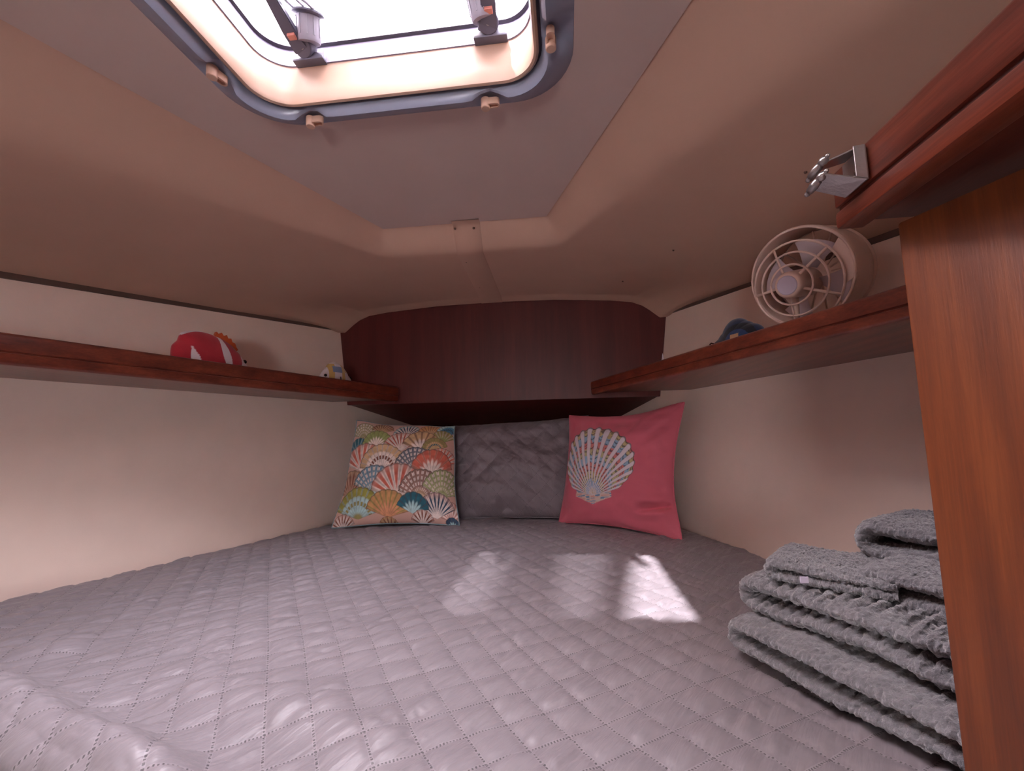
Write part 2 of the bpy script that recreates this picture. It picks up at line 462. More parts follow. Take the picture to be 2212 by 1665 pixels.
# ================================================================== SHELVES
def shelf(s, p_end, p_aft, zbot, ztop, label):
    """fiddle runs from p_end (bow) to p_aft; board reaches out to the hull side"""
    t = thing('wall_shelf', label, 'shelf', (p_end[0], p_end[1], zbot))
    a = Vector((p_end[0], p_end[1], 0)); b = Vector((p_aft[0], p_aft[1], 0)); d = (b-a).normalized()
    n = Vector((-d.y, d.x, 0));
    if n.x*s > 0: n = -n                                   # inboard normal
    H = ztop-zbot; zg = 0.40*H
    prof = []                                              # (outwards, z) rounded rail with a groove
    def arc(cx, cz, r, a0, a1, k=5):
        for i in range(k+1):
            th = math.radians(a0+(a1-a0)*i/k); prof.append((cx+r*math.cos(th), cz+r*math.sin(th)))
    r1 = 0.006
    prof.append((-0.018, 0.0)); arc(-0.005, 0.005, 0.005, -90, 0); 
    prof += [(0.0, zg-0.0022), (-0.0024, zg-0.0012), (-0.0024, zg+0.0004), (0.0008, zg+0.0016)]
    arc(-0.0062, H-0.007, 0.007, 0, 90); prof.append((-0.012, H)); arc(-0.013, H-0.005, 0.005, 90, 180, 3)
    prof.append((-0.018, 0.004))
    L = (b-a).length; m = len(prof); V = []; F = []
    st = [0.0, 0.0015, 0.004, 0.008, 0.02]+[L*i/8 for i in range(1, 9)]
    for q_ in st:
        sh = 0.0
        if q_ < 0.008: sh = 0.008-math.sqrt(max(0, 0.008**2-(0.008-q_)**2))
        for o_, z in prof:
            pos = a+d*q_+n*(o_ - sh*0.55 if o_ > -0.012 else o_)
            zz = z + (sh*0.5 if z < 0.3*H else (-sh*0.5 if z > 0.7*H else 0))
            V.append((pos.x, pos.y, zbot+zz))
    k = len(st)
    for i in range(k-1):
        for j in range(m): F.append((i*m+j, i*m+(j+1) % m, (i+1)*m+(j+1) % m, (i+1)*m+j))
    F += [tuple(range(m))[::-1], tuple((k-1)*m+j for j in range(m))]
    ob = obj('fiddle_rail', V, F, MAT['wood'], t); ob.data.polygons.foreach_set('use_smooth', [True]*len(ob.data.polygons)); ob.data.set_sharp_from_angle(angle=0.9)
    # board
    bt, bb = zbot+0.022, zbot+0.003; V = []
    ends = [a+d*0.05, a+d*(L*0.5), b]
    for z in (bb, bt):
        for e in ends:
            i_ = e-n*0.0175
            V.append((i_.x, i_.y, z)); V.append((CX+s*(float(hw(i_.y, z))-0.001), i_.y+0.0, z))
    # bow end is cut to butt against the locker front
    F = [(0, 1, 3, 2), (2, 3, 5, 4), (6, 8, 9, 7), (8, 10, 11, 9), (0, 6, 7, 1), (4, 5, 11, 10), (1, 7, 9, 3), (3, 9, 11, 5), (0, 2, 8, 6), (2, 4, 10, 8)]
    obj('shelf_board', V, F, MAT['wood'], t)
    settle(t); return t
dL = Vector((0.324, 1.0, 0)).normalized(); dR = Vector((-0.339, 0.945, 0)).normalized()
shelf(-1, (-0.655, 1.694), (-0.655-dL.x*2.0, 1.694-dL.y*2.0), 1.303, 1.361, 'mahogany shelf along the hull side, holding two plush fish')
shelf(1, (0.090, 1.585), (0.090-dR.x*1.30, 1.585-dR.y*1.30), 1.299, 1.345, 'mahogany shelf along the hull side, holding the fan and blue plush toy')

# ================================================================== PARTITION AND OVERHEAD RAIL (starboard)
e0 = Vector((0.315, 0.44, 0)); pd = Vector((0.334, -0.943, 0)); pn = Vector((-0.943, -0.334, 0))
t = thing('locker_partition', 'upright mahogany locker partition with vertical grain beside the towels', 'partition', (e0.x, e0.y, 0))
L = 1.6; V = []
for z in (0.0, 1.352):
    for c in (e0, e0+pd*L, e0+pd*L-pn*0.018, e0-pn*0.018): V.append((c.x, c.y, z))
bm = bmesh.new(); vs = [bm.verts.new(v) for v in V]
for f in ((0, 3, 2, 1), (4, 5, 6, 7), (0, 1, 5, 4), (1, 2, 6, 5), (2, 3, 7, 6), (3, 0, 4, 7)): bm.faces.new([vs[i] for i in f])
bmesh.ops.bevel(bm, geom=[e for e in bm.edges], offset=0.003, segments=2, affect='EDGES', profile=0.5)
bobj('veneer_panel', bm, MAT['woodz'], t, angle=0.6)
settle(t)

t = thing('overhead_rail', 'varnished mahogany overhead rail with a groove and metal catch at its end', 'rail', (0.28, 0.466, 1.36))
yE, yN = 0.468, -0.9
bobj('upper_board', prism([(0.2795, 1.383), (0.303, 1.383), (0.303, 1.419), (0.2965, 1.4235), (0.2855, 1.4235), (0.2795, 1.419)], yN, yE, 0.0022), MAT['wood'], t, angle=0.6)
bobj('lower_rail', prism([(0.2775, 1.360), (0.303, 1.360), (0.303, 1.3775), (0.2775, 1.3775)], yN, yE-0.002, 0.003), MAT['wood'], t, angle=0.6)
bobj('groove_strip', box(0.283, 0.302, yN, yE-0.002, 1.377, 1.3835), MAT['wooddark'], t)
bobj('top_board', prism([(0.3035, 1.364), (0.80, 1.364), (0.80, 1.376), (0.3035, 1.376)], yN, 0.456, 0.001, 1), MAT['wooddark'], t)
# bent-metal catch: base plate on the rail, two folded arms, twin barrels with ball ends
def quadplate(name, c, th, mat, parent):
    c = [Vector(p) for p in c]; nn = (c[1]-c[0]).cross(c[2]-c[0]).normalized()*th
    bm = bmesh.new(); a = [bm.verts.new(p) for p in c]; b = [bm.verts.new(p+nn) for p in c]; k = len(c)
    bm.faces.new(a); bm.faces.new(b[::-1])
    for i in range(k): bm.faces.new((a[i], b[i], b[(i+1) % k], a[(i+1) % k]))
    bmesh.ops.recalc_face_normals(bm, faces=bm.faces)
    bmesh.ops.bevel(bm, geom=bm.edges[:], offset=abs(th)*0.3, segments=1, affect='EDGES')
    return bobj(name, bm, mat, parent)
bp = quadplate('catch_plate', [(0.2785, 0.413, 1.384), (0.2785, 0.413, 1.4165), (0.2785, 0.446, 1.4165), (0.2785, 0.446, 1.384)], 0.0016, MAT['metal'], t)
quadplate('catch_arm', [(0.277, 0.413, 1.3835), (0.277, 0.446, 1.3835), (0.2495, 0.452, 1.3975), (0.2495, 0.426, 1.3985)], 0.0016, MAT['metal'], bp)
quadplate('catch_arm', [(0.277, 0.413, 1.4165), (0.277, 0.440, 1.4165), (0.2515, 0.447, 1.4125), (0.2515, 0.432, 1.4125)], 0.0016, MAT['metal'], bp)
quadplate('catch_flange', [(0.277, 0.4128, 1.384), (0.277, 0.4128, 1.4165), (0.268, 0.4145, 1.4165), (0.268, 0.4145, 1.3875)], 0.0014, MAT['metal'], bp)
for ox, oz, oy in ((0.2485, 1.3975, 0.0), (0.2505, 1.412, -0.001)):
    prof = [(0, -0.0165), (0.002, -0.0158), (0.0026, -0.0135), (0.0012, -0.0115), (0.0034, -0.0105), (0.0042, -0.004), (0.0036, 0.003), (0.0016, 0.0045), (0.0038, 0.006), (0.0042, 0.0085), (0.0034, 0.0115), (0.0015, 0.0125), (0.0022, 0.0145), (0.0014, 0.0165), (0, 0.017)]
    bobj('catch_barrel', lathe(prof, 18), MAT['metal'], bp, True, frame_mtx((ox, 0.4395+oy, oz), (0.12, -0.92, 0.25), (1, 0, 0)))
bobj('catch_screw', lathe([(0, 0), (0.002, 0.0006), (0.003, 0.0016), (0.003, 0.003)], 14), MAT['screw'], bp, True, frame_mtx((0.2752, 0.427, 1.399), (1, 0, 0), (0, 1, 0)))
settle(t)

# ================================================================== DECK HATCH
t = thing('deck_hatch', 'square deck hatch with cream coaming, blue-grey trim ring and clear acrylic lid', 'hatch', (CX, 0.43, ZT))
HC = Vector((CX, 0.4285, 0))
def rrect(hx, hy, r, n=10):
    pts = []
    for sx, sy_, a0 in ((1, 1, 0), (-1, 1, 90), (-1, -1, 180), (1, -1, 270)):
        for i in range(n+1):
            a = math.radians(a0+90*i/n); pts.append((sx*(hx-r)+r*math.cos(a), sy_*(hy-r)+r*math.sin(a)))
    # straight edges get extra points
    out = []
    m = len(pts)
    for i in range(m):
        p, q_ = pts[i], pts[(i+1) % m]; out.append(p)
        dd = math.hypot(q_[0]-p[0], q_[1]-p[1])
        if dd > 0.1:
            for k in range(1, 24): out.append((p[0]+(q_[0]-p[0])*k/24, p[1]+(q_[1]-p[1])*k/24))
    return out
def ring(name, prof, mat, parent, r=0.07, dents=None, smooth=True):
    """prof: list of (half size, z, corner radius) closed round the section"""
    loops = [rrect(h, h, rr) for h, z, rr in prof]; m = len(loops[0]); V = []
    for (h, z, rr), lp in zip(prof, loops):
        for x, y in lp:
            dz = 0
            if dents:
                for dx, dy, rad in dents:
                    g = math.exp(-(((x-dx)**2+(y-dy)**2)/rad**2)**2)
                    dz = max(dz, g)
            V.append((HC.x+x, HC.y+y, min(z+dz*0.019, ZT-0.0062) if dents and z < ZT-0.0062 else z))
    F = gridfaces(m, len(prof), closeu=True, closev=True).tolist()
    o = obj(name, V, F, mat, parent, smooth); o.data.set_sharp_from_angle(angle=0.7); return o
BT = [(-0.527, 0.581, 'y'), (-0.433, 0.698, 'x'), (-0.112, 0.70, 'x'), (-0.004, 0.588, 'y')]
dents = [(x-HC.x, y-HC.y, 0.025) for x, y, _ in BT]
ring('trim_ring', [(0.247, ZT+0.004, 0.062), (0.2475, ZT-0.010, 0.062), (0.2505, ZT-0.021, 0.065), (0.256, ZT-0.0265, 0.07), (0.263, ZT-0.0245, 0.076), (0.280, ZT-0.0125, 0.09), (0.2945, ZT-0.005, 0.10), (0.2955, ZT-0.003, 0.10), (0.2955, ZT+0.004, 0.10)], MAT['trimgrey'], t, dents=dents)
ring('rubber_seal', [(0.2425, ZT-0.004, 0.06), (0.2478, ZT-0.004, 0.062), (0.2478, ZT+0.01, 0.062), (0.2425, ZT+0.01, 0.06)], MAT['gasket'], t)
ring('coaming', [(0.2325, ZT+0.060, 0.052), (0.2335, ZT+0.012, 0.054), (0.2335, ZT-0.006, 0.054), (0.2355, ZT-0.0125, 0.055), (0.239, ZT-0.0145, 0.058), (0.2425, ZT-0.012, 0.06), (0.2435, ZT-0.006, 0.06), (0.2435, ZT+0.060, 0.06)], MAT['cream'], t)
ring('lid_frame', [(0.2305, ZT+0.056, 0.05), (0.2375, ZT+0.0535, 0.056), (0.262, ZT+0.0535, 0.07), (0.262, ZT+0.110, 0.07), (0.2415, ZT+0.110, 0.056), (0.2355, ZT+0.092, 0.052)], MAT['alu'], t)
ring('lid_gasket', [(0.2315, ZT+0.0945, 0.050), (0.2350, ZT+0.0905, 0.052), (0.2410, ZT+0.1005, 0.056), (0.2345, ZT+0.1025, 0.052)], MAT['gasket'], t)
lp = rrect(0.252, 0.252, 0.065); n = len(lp)
V = [(HC.x+x, HC.y+y, ZT+0.1115) for x, y in lp]+[(HC.x+x, HC.y+y, ZT+0.1205) for x, y in lp]
obj('acrylic_pane', V, [tuple(range(n))[::-1], tuple(range(n, 2*n))]+[(i, (i+1) % n, n+(i+1) % n, n+i) for i in range(n)], MAT['acrylic'], t)
# deck around the hatch, outside, so that no daylight enters beside it
deck = struct(obj('deck', *(lambda V, F: (V, F))(*[
    [(x, y, 1.815) for x, y in ((-2.6, -1.8), (2.1, -1.8), (2.1, 2.9), (-2.6, 2.9))]+[(HC.x+sx*0.2445, HC.y+sy_*0.2445, 1.8095) for sx, sy_ in ((-1, -1), (1, -1), (1, 1), (-1, 1))],
    [(0, 1, 5, 4), (1, 2, 6, 5), (2, 3, 7, 6), (3, 0, 4, 7)]]), MAT['cream']), 'cream deck outside around the hatch')
# awning added unseen above the deck: translucent sheet and strips that dapple the sun
k_ = NT('translucent_sun_filter'); a_ = k_.n('ShaderNodeBsdfTransparent'); b_ = k_.n('ShaderNodeBsdfDiffuse'); b_.inputs[0].default_value = (0.75, 0.75, 0.72, 1)
m_ = k_.n('ShaderNodeMixShader'); m_.inputs[0].default_value = 0.58; k_.l(a_.outputs[0], m_.inputs[1]); k_.l(b_.outputs[0], m_.inputs[2]); k_.l(m_.outputs[0], k_.out.inputs[0])
aw = thing('sun_occluder', 'unseen translucent awning with webbing straps rigged above the deck', 'occluder', (-1.2, -0.5, 3.0))
def up3(x, y, dz=2.14): return (x-sun_dir.x/-sun_dir.z*dz, y-sun_dir.y/-sun_dir.z*dz)
def stripe(name, q_, mat, z):
    pp = [up3(*p) for p in q_]; obj(name, [(x, y, z) for x, y in pp]+[(x, y, z+0.002) for x, y in pp], [(0, 1, 2, 3), (7, 6, 5, 4)]+[(i, 4+i, 4+(i+1) % 4, (i+1) % 4) for i in range(4)], mat, aw)
stripe('sun_filter_sheet', [(-0.75, 0.3), (0.010, 0.3), (0.250, 1.75), (-0.75, 1.75)], k_.m, 3.0)
stripe('sun_block_strip', [(-0.185, 0.3), (-0.01, 0.3), (-0.05, 1.75), (-0.115, 1.75)], MAT['sunblock'], 3.004)
stripe('sun_block_strip', [(-0.035, 0.3), (0.012, 0.3), (0.252, 1.75), (0.175, 1.75)], MAT['sunblock'], 3.004)
settle(aw)
# turn buttons: keyhole-shaped: round post with a flat tongue
for i, (x, y, ax) in enumerate(BT):
    zb = ZT-0.017
    xdir = Vector((1, 0, 0)) if ax == 'x' else (Vector((0, 1, 0)) if x > CX else Vector((0.0, 1, 0)))
    if i == 0: xdir = Vector((0.25, 0.97, 0))
    if i == 3: xdir = Vector((0, -1, 0))
    m = frame_mtx((x, y, zb), (0, 0, -1), xdir)
    bt = bobj('turn_button', lathe([(0.0, 0.0135), (0.0068, 0.0135), (0.0078, 0.0125), (0.0082, 0.0), (0.0082, -0.004)], 24), MAT['btn'], t, True, m @ Matrix.Translation((-0.008, 0, 0)))
    bt.data.set_sharp_from_angle(angle=0.6)
    # tongue with a slot: two side ribs and a rounded nose
    path = [(-0.004, -0.0062), (0.010, -0.0062)]+[(0.010+0.0062*math.sin(a), -0.0062*math.cos(a)) for a in [PI*k/8 for k in range(1, 8)]]+[(0.010, 0.0062), (-0.004, 0.0062)]
    inn = [(-0.004, -0.0036), (0.010, -0.0036)]+[(0.010+0.0036*math.sin(a), -0.0036*math.cos(a)) for a in [PI*k/8 for k in range(1, 8)]]+[(0.010, 0.0036), (-0.004, 0.0036)]
    bm = bmesh.new(); k = len(path); rows = []
    for lst, z in ((path, -0.003), (path, 0.009), (inn, 0.009), (inn, -0.003)): rows.append([bm.verts.new((px_, py_, z)) for px_, py_ in lst])
    for r_ in range(3):
        for j in range(k-1): bm.faces.new((rows[r_][j], rows[r_][j+1], rows[r_+1][j+1], rows[r_+1][j]))
    bobj('button_tongue', bm, MAT['btn'], bt, mtx=m)
    bobj('button_web', box(-0.003, 0.0125, -0.0037, 0.0037, -0.003, 0.0045), MAT['btn'], bt, mtx=m)

# two latch handles: bracket on the frame, pivoting lever, ribbed barrel, knob disc under the pane
def latch(x, side):
    y0 = HC.y+0.228; z0 = ZT+0.053
    m = Matrix.Translation((x, y0, z0)) @ Matrix.Rotation(math.radians(180), 4, 'Z')     # local +y points aft
    b = bobj('latch_handle', prism([(-0.028, 0.0), (0.028, 0.0), (0.027, 0.006), (0.016, 0.013), (-0.016, 0.013), (-0.027, 0.006)], -0.006, 0.011, 0.002), MAT['plastic'], t, angle=0.6, mtx=m)
    b['label'] = 'dark grey plastic latch handle'
    for sx in (-1, 1):
        bobj('bracket_cheek', prism([(sx*0.020-0.006, 0.006), (sx*0.020+0.006, 0.004), (sx*0.020+0.006, 0.020), (sx*0.020-0.002, 0.026), (sx*0.020-0.006, 0.022)], -0.010, 0.004, 0.0015), MAT['plasticl'], b, mtx=m, angle=0.6)
    # pivot: disc facing the cabin with a cross-head screw
    ax = Vector((0.15*side, 0.62, -0.77))
    piv = m @ Vector((0.002, 0.018, 0.019)); axw = (m.to_3x3() @ ax).normalized()
    pm = frame_mtx(piv, axw, m.to_3x3() @ Vector((1, 0, 0)))
    bobj('pivot_disc', lathe([(0, 0.009), (0.0155, 0.009), (0.017, 0.0075), (0.017, -0.012)], 32), MAT['plastic'], b, True, pm).data.set_sharp_from_angle(angle=0.6)
    bobj('pivot_screw', lathe([(0.0012, 0.0085), (0.0025, 0.0098), (0.004, 0.0098), (0.0048, 0.0088), (0.0048, 0.008)], 18), MAT['metal'], b, True, pm)
    # lever: flat bar rising aft towards the lid
    a = Vector((0.0+0.004, 0.014, 0.013)); k1 = Vector((0.007*side+0.004, 0.042, 0.022)); k2 = Vector((0.012*side, 0.17, 0.050))
    V = []
    for c, hw_, hh in ((a, 0.0155, 0.006), (a*0.5+k1*0.5, 0.0135, 0.006), (k1, 0.012, 0.006), (k1*0.6+k2*0.4, 0.009, 0.005), (k2, 0.008, 0.004)):
        for dx, dz in ((-hw_, -hh), (hw_, -hh), (hw_, hh), (-hw_, hh)): V.append(c+Vector((dx, 0, dz)))
    F = gridfaces(4, 5, closeu=True).tolist()+[(3, 2, 1, 0), (16, 17, 18, 19)]
    bm = bmesh.new(); vs = [bm.verts.new(v) for v in V]
    for f in F: bm.faces.new([vs[i] for i in f])
    bmesh.ops.bevel(bm, geom=bm.edges[:], offset=0.0016, segments=2, affect='EDGES')
    bobj('lever', bm, MAT['plastic'], b, mtx=m, angle=0.7)
    bobj('release_button', box(-0.0065, 0.0065, 0.036, 0.046, 0.012, 0.0175, 0.001), MAT['pinkbtn'], b, mtx=m @ Matrix.Translation((0.006*side+0.003, 0, 0)))
    # barrel and disc
    bx = m @ Vector((-0.012*side-0.002, 0.030, 0.026)); bz = (m.to_3x3() @ Vector((-0.16*side, 0.42, 0.9))).normalized()
    bmx = frame_mtx(bx, bz, (1, 0, 0))
    prof = [(0.0, -0.012), (0.017, -0.012), (0.0185, -0.008), (0.0185, 0.024), (0.0165, 0.024)]
    bobj('knob_barrel', lathe(prof, 32), MAT['plasticl'], b, True, bmx).data.set_sharp_from_angle(angle=0.6)
    for k in range(10):
        an = 2*PI*k/10; bobj('barrel_rib', box(0.0178, 0.0196, -0.001, 0.001, -0.004, 0.022), MAT['plasticl'], b, mtx=bmx @ Matrix.Rotation(an, 4, 'Z'))
    bobj('knob_disc', lathe([(0.012, 0.0235), (0.0235, 0.0245), (0.0255, 0.026), (0.0255, 0.0285), (0.023, 0.030), (0.0, 0.030)], 40), MAT['plastic'], b, True, bmx).data.set_sharp_from_angle(angle=0.6)
    # open loop handle on the far side of the disc
    lpth = []
    for px_, py_ in ((-0.017, 0.0), (-0.016, 0.03), (-0.011, 0.062), (-0.004, 0.075), (0.004, 0.075), (0.011, 0.062), (0.016, 0.03), (0.017, 0.0)):
        lpth.append(bmx @ Vector((px_, -py_-0.006, 0.031)))
    V, F = tube(lpth, 0.0026, 8); obj('loop_grip', V, F, MAT['plasticl'], b, True)
    V, F = tube([bmx @ Vector((0.004, -0.006, 0.031)), bmx @ Vector((0.004, -0.078, 0.031))], 0.0022, 8); obj('loop_rib', V, F, MAT['plasticl'], b, True)
latch(-0.418, 1); latch(-0.102, -1)
settle(t)

# ================================================================== BERTH: platform, mattress, quilt
def outline(y0, inset, z, y1=2.5):
    return [(CX-float(hw(y0, z))+inset, y0), (CX+float(hw(y0, z))-inset, y0), (CX+float(hw(y1, z))-inset, y1), (CX-float(hw(y1, z))+inset, y1)]
def slab(pts, z0, z1, bev):
    bm = bmesh.new(); a = [bm.verts.new((x, y, z0)) for x, y in pts]; b = [bm.verts.new((x, y, z1)) for x, y in pts]; k = len(pts)
    bm.faces.new(a[::-1]); bm.faces.new(b)
    for i in range(k): bm.faces.new((a[i], a[(i+1) % k], b[(i+1) % k], b[i]))
    bmesh.ops.bevel(bm, geom=bm.edges[:], offset=bev, segments=3, affect='EDGES'); return bm
TOP = 0.852
def yedge(x): return 0.366-(x+0.374)*0.297
XR = 0.33
def bed_poly(inset, z, back):
    yl = yedge(-1.05)+back
    xl = CX-float(hw(yl, z))+inset
    xr = CX+float(hw(0.62, z))-inset
    return [(xl, yl), (-0.6, yedge(-0.6)+back), (0.0, yedge(0.0)+back), (0.22, yedge(0.22)+back), (0.27, 0.43), (0.31, 0.47), (xr, 0.62), (CX+float(hw(2.5, z))-inset, 2.5), (CX-float(hw(2.5, z))+inset, 2.5)]
struct(bobj('berth_platform', slab(bed_poly(0.002, 0.4, 0.05), 0.0, 0.70, 0.004), MAT['cream']), 'moulded platform carrying the V-shaped mattress')
tag(bobj('mattress', slab(bed_poly(0.006, 0.7, 0.04), 0.702, TOP-0.014, 0.02), MAT['mattress'], angle=0.7), 'V-shaped mattress under the grey quilt', 'mattress')

CELL = 0.0475
A_ = np.array([-0.535, 0.845]); B_ = np.array([0.82, 0.572])
def quilt_field(x, y, amp=1.0):
    wx = x+0.010*vnoise(x*5, y*5)+0.02*vnoise(x*1.7+9, y*1.7); wy = y+0.010*vnoise(x*5+40, y*5+7)+0.02*vnoise(x*1.7+3, y*1.7+50)
    a = (wx*A_[0]+wy*A_[1])/CELL; b = (wx*B_[0]+wy*B_[1])/CELL
    fa = np.abs(np.sin(PI*a)); fb = np.abs(np.sin(PI*b))
    puff = (np.clip(fa*3.0, 0, 1)**0.7*np.clip(fb*3.0, 0, 1)**0.7)*0.55+(fa*fb)**0.6*0.45
    # short slanting creases inside the squares
    c1 = (x*0.55+y*0.83); c2 = (-x*0.83+y*0.55)
    cr = fbm(c1*11, c2*85, 3)
    cr2 = np.abs(vnoise(c1*11+5, c2*52+9))
    wr = 0.0048*cr*sstep(0.02, 0.35, fa*fb) - 0.0042*np.clip(0.06-cr2, 0, 1)/0.06*sstep(0.05, 0.5, fa*fb)*sstep(-0.05, 0.25, vnoise(x*14, y*14))
    return (0.0036*puff*1.3+wr)*amp, a, b

ROWS, CLS = 400, 380
vdrop = 0.34; Rr = 0.032
v_in = np.linspace(0, 1, ROWS)                               # 0 at the foot edge .. 1 at the bow
nd = 60
S = np.linspace(-1, 1, CLS)
P = np.zeros((ROWS+nd, CLS, 3)); FX = np.zeros((ROWS+nd, CLS)); FY = np.zeros((ROWS+nd, CLS))
ye_l = yedge(-1.15)
for i in range(ROWS+nd):
    if i >= nd:
        k = v_in[i-nd]; k = k**1.25
        # rows blend from the slanting foot edge to straight athwart rows
        xl = CX-hw(0.65, 0.85)*1.0; xs = CX+S*0.98
        ybase = 0.18+(2.46-0.18)*k
        # row y for each column
        xg = CX+S*hw(np.maximum(ybase, 0.35), TOP)
        blend = 1-sstep(0.0, 0.55, np.array(k))
        y = ybase+blend*(yedge(xg)-0.18)*(1-k)
        x = CX+S*(hw(y, TOP)-0.004)
        x = np.minimum(x, np.where(y < 0.452, 0.298+(0.44-y)*0.35, 0.298+(y-0.452)*9))          # tucked in along the partition
        FX[i] = x; FY[i] = y; P[i, :, 0] = x; P[i, :, 1] = y; P[i, :, 2] = TOP
    else: pass
x_e = P[nd, :, 0].copy(); y_e = P[nd, :, 1].copy()
for i in range(nd):
    dd = (nd-i)/nd*vdrop                                      # cloth length below the edge
    ang = np.minimum(dd/Rr, PI/2)
    out = Rr*np.sin(ang); dn = Rr*(1-np.cos(ang))+max(0, dd-Rr*PI/2)
    fl = 0.012*np.sin(x_e*23)*min(1, dd/0.15)
    P[i, :, 0] = x_e; P[i, :, 1] = y_e-out-fl-0.06*max(0, dd-Rr*PI/2); P[i, :, 2] = TOP-dn
    FX[i] = x_e; FY[i] = y_e-dd
h, qa, qb = quilt_field(FX, FY)
und = 0.010*vnoise(FX*2.3+2, FY*2.3+8)+0.006*vnoise(FX*6, FY*6+3)
# loose rucked folds near the foot and a slumped ridge at the port corner
ruck = 0.012*np.exp(-((FY-(0.53-0.22*(FX+0.4)))/0.05)**2)*sstep(0.0, 0.4, vnoise(FX*9+3, FY*9)+0.15)*sstep(0.1, -0.3, FX)
foot = 0.010*fbm(FX*9, FY*13, 3)*np.exp(-np.clip((FY-0.40), 0, 9)/0.12)
ridge = 0.036*np.exp(-((FY-yedge(FX)-0.026)/0.034)**2)*sstep(-0.15, -0.45, FX)
valley = -0.030*np.exp(-((FY-yedge(FX)+0.050)/0.030)**2)*sstep(-0.75, -0.5, FX)*sstep(-0.1, -0.3, FX)
edge_dip = -0.018*np.exp(-np.clip((1-np.abs(S))[None, :]*hw(P[..., 1], TOP), 0, 1)/0.012)
flat = np.ones_like(FX)
# displacement direction: surface normal of the smooth base sheet
du = np.gradient(P, axis=1); dv = np.gradient(P, axis=0); N = np.cross(du, dv); N /= np.linalg.norm(N, axis=-1, keepdims=True)+1e-9
D = h+und+ruck+foot+ridge+valley
P = P+N*D[..., None]; P[..., 2] += edge_dip
qo = npobj('quilt', P.reshape(-1, 3), gridfaces(CLS, ROWS+nd), MAT['quilt'])
setuv(qo, np.stack([qa.ravel(), qb.ravel()], 1))
tag(qo, 'grey satin quilt stitched in small squares, spread over the V-berth', 'quilt')

# ================================================================== PILLOWS
def pillow_grid(n, W, H, T, pinch=0.055, seed=0, wr=0.004):
    u = np.linspace(-1, 1, n); Uu, Vv = np.meshgrid(u, u)            # Vv up
    e = 1-np.abs(Uu)**1.0
    X = Uu*W/2*(1-pinch*(1-Vv**2)*np.abs(Uu)**1.5); Zz = Vv*H/2*(1-pinch*(1-Uu**2)*np.abs(Vv)**1.5)
    th = T*np.clip((1-np.abs(Uu)**2.6)*(1-np.abs(Vv)**2.6), 0, 1)**0.62
    r = np.sqrt(Uu**2+Vv**2); edge = np.clip(np.maximum(np.abs(Uu), np.abs(Vv)), 0, 1)
    ang = np.arctan2(Vv, Uu)
    w_ = wr*fbm(Uu*2.2+seed, Vv*2.2+seed*3, 3)*2 + wr*1.3*vnoise(ang*6+seed*7, r*1.3+seed)*sstep(0.45, 0.95, r)
    return Uu, Vv, X, Zz, th, w_*sstep(1.0, 0.8, edge)

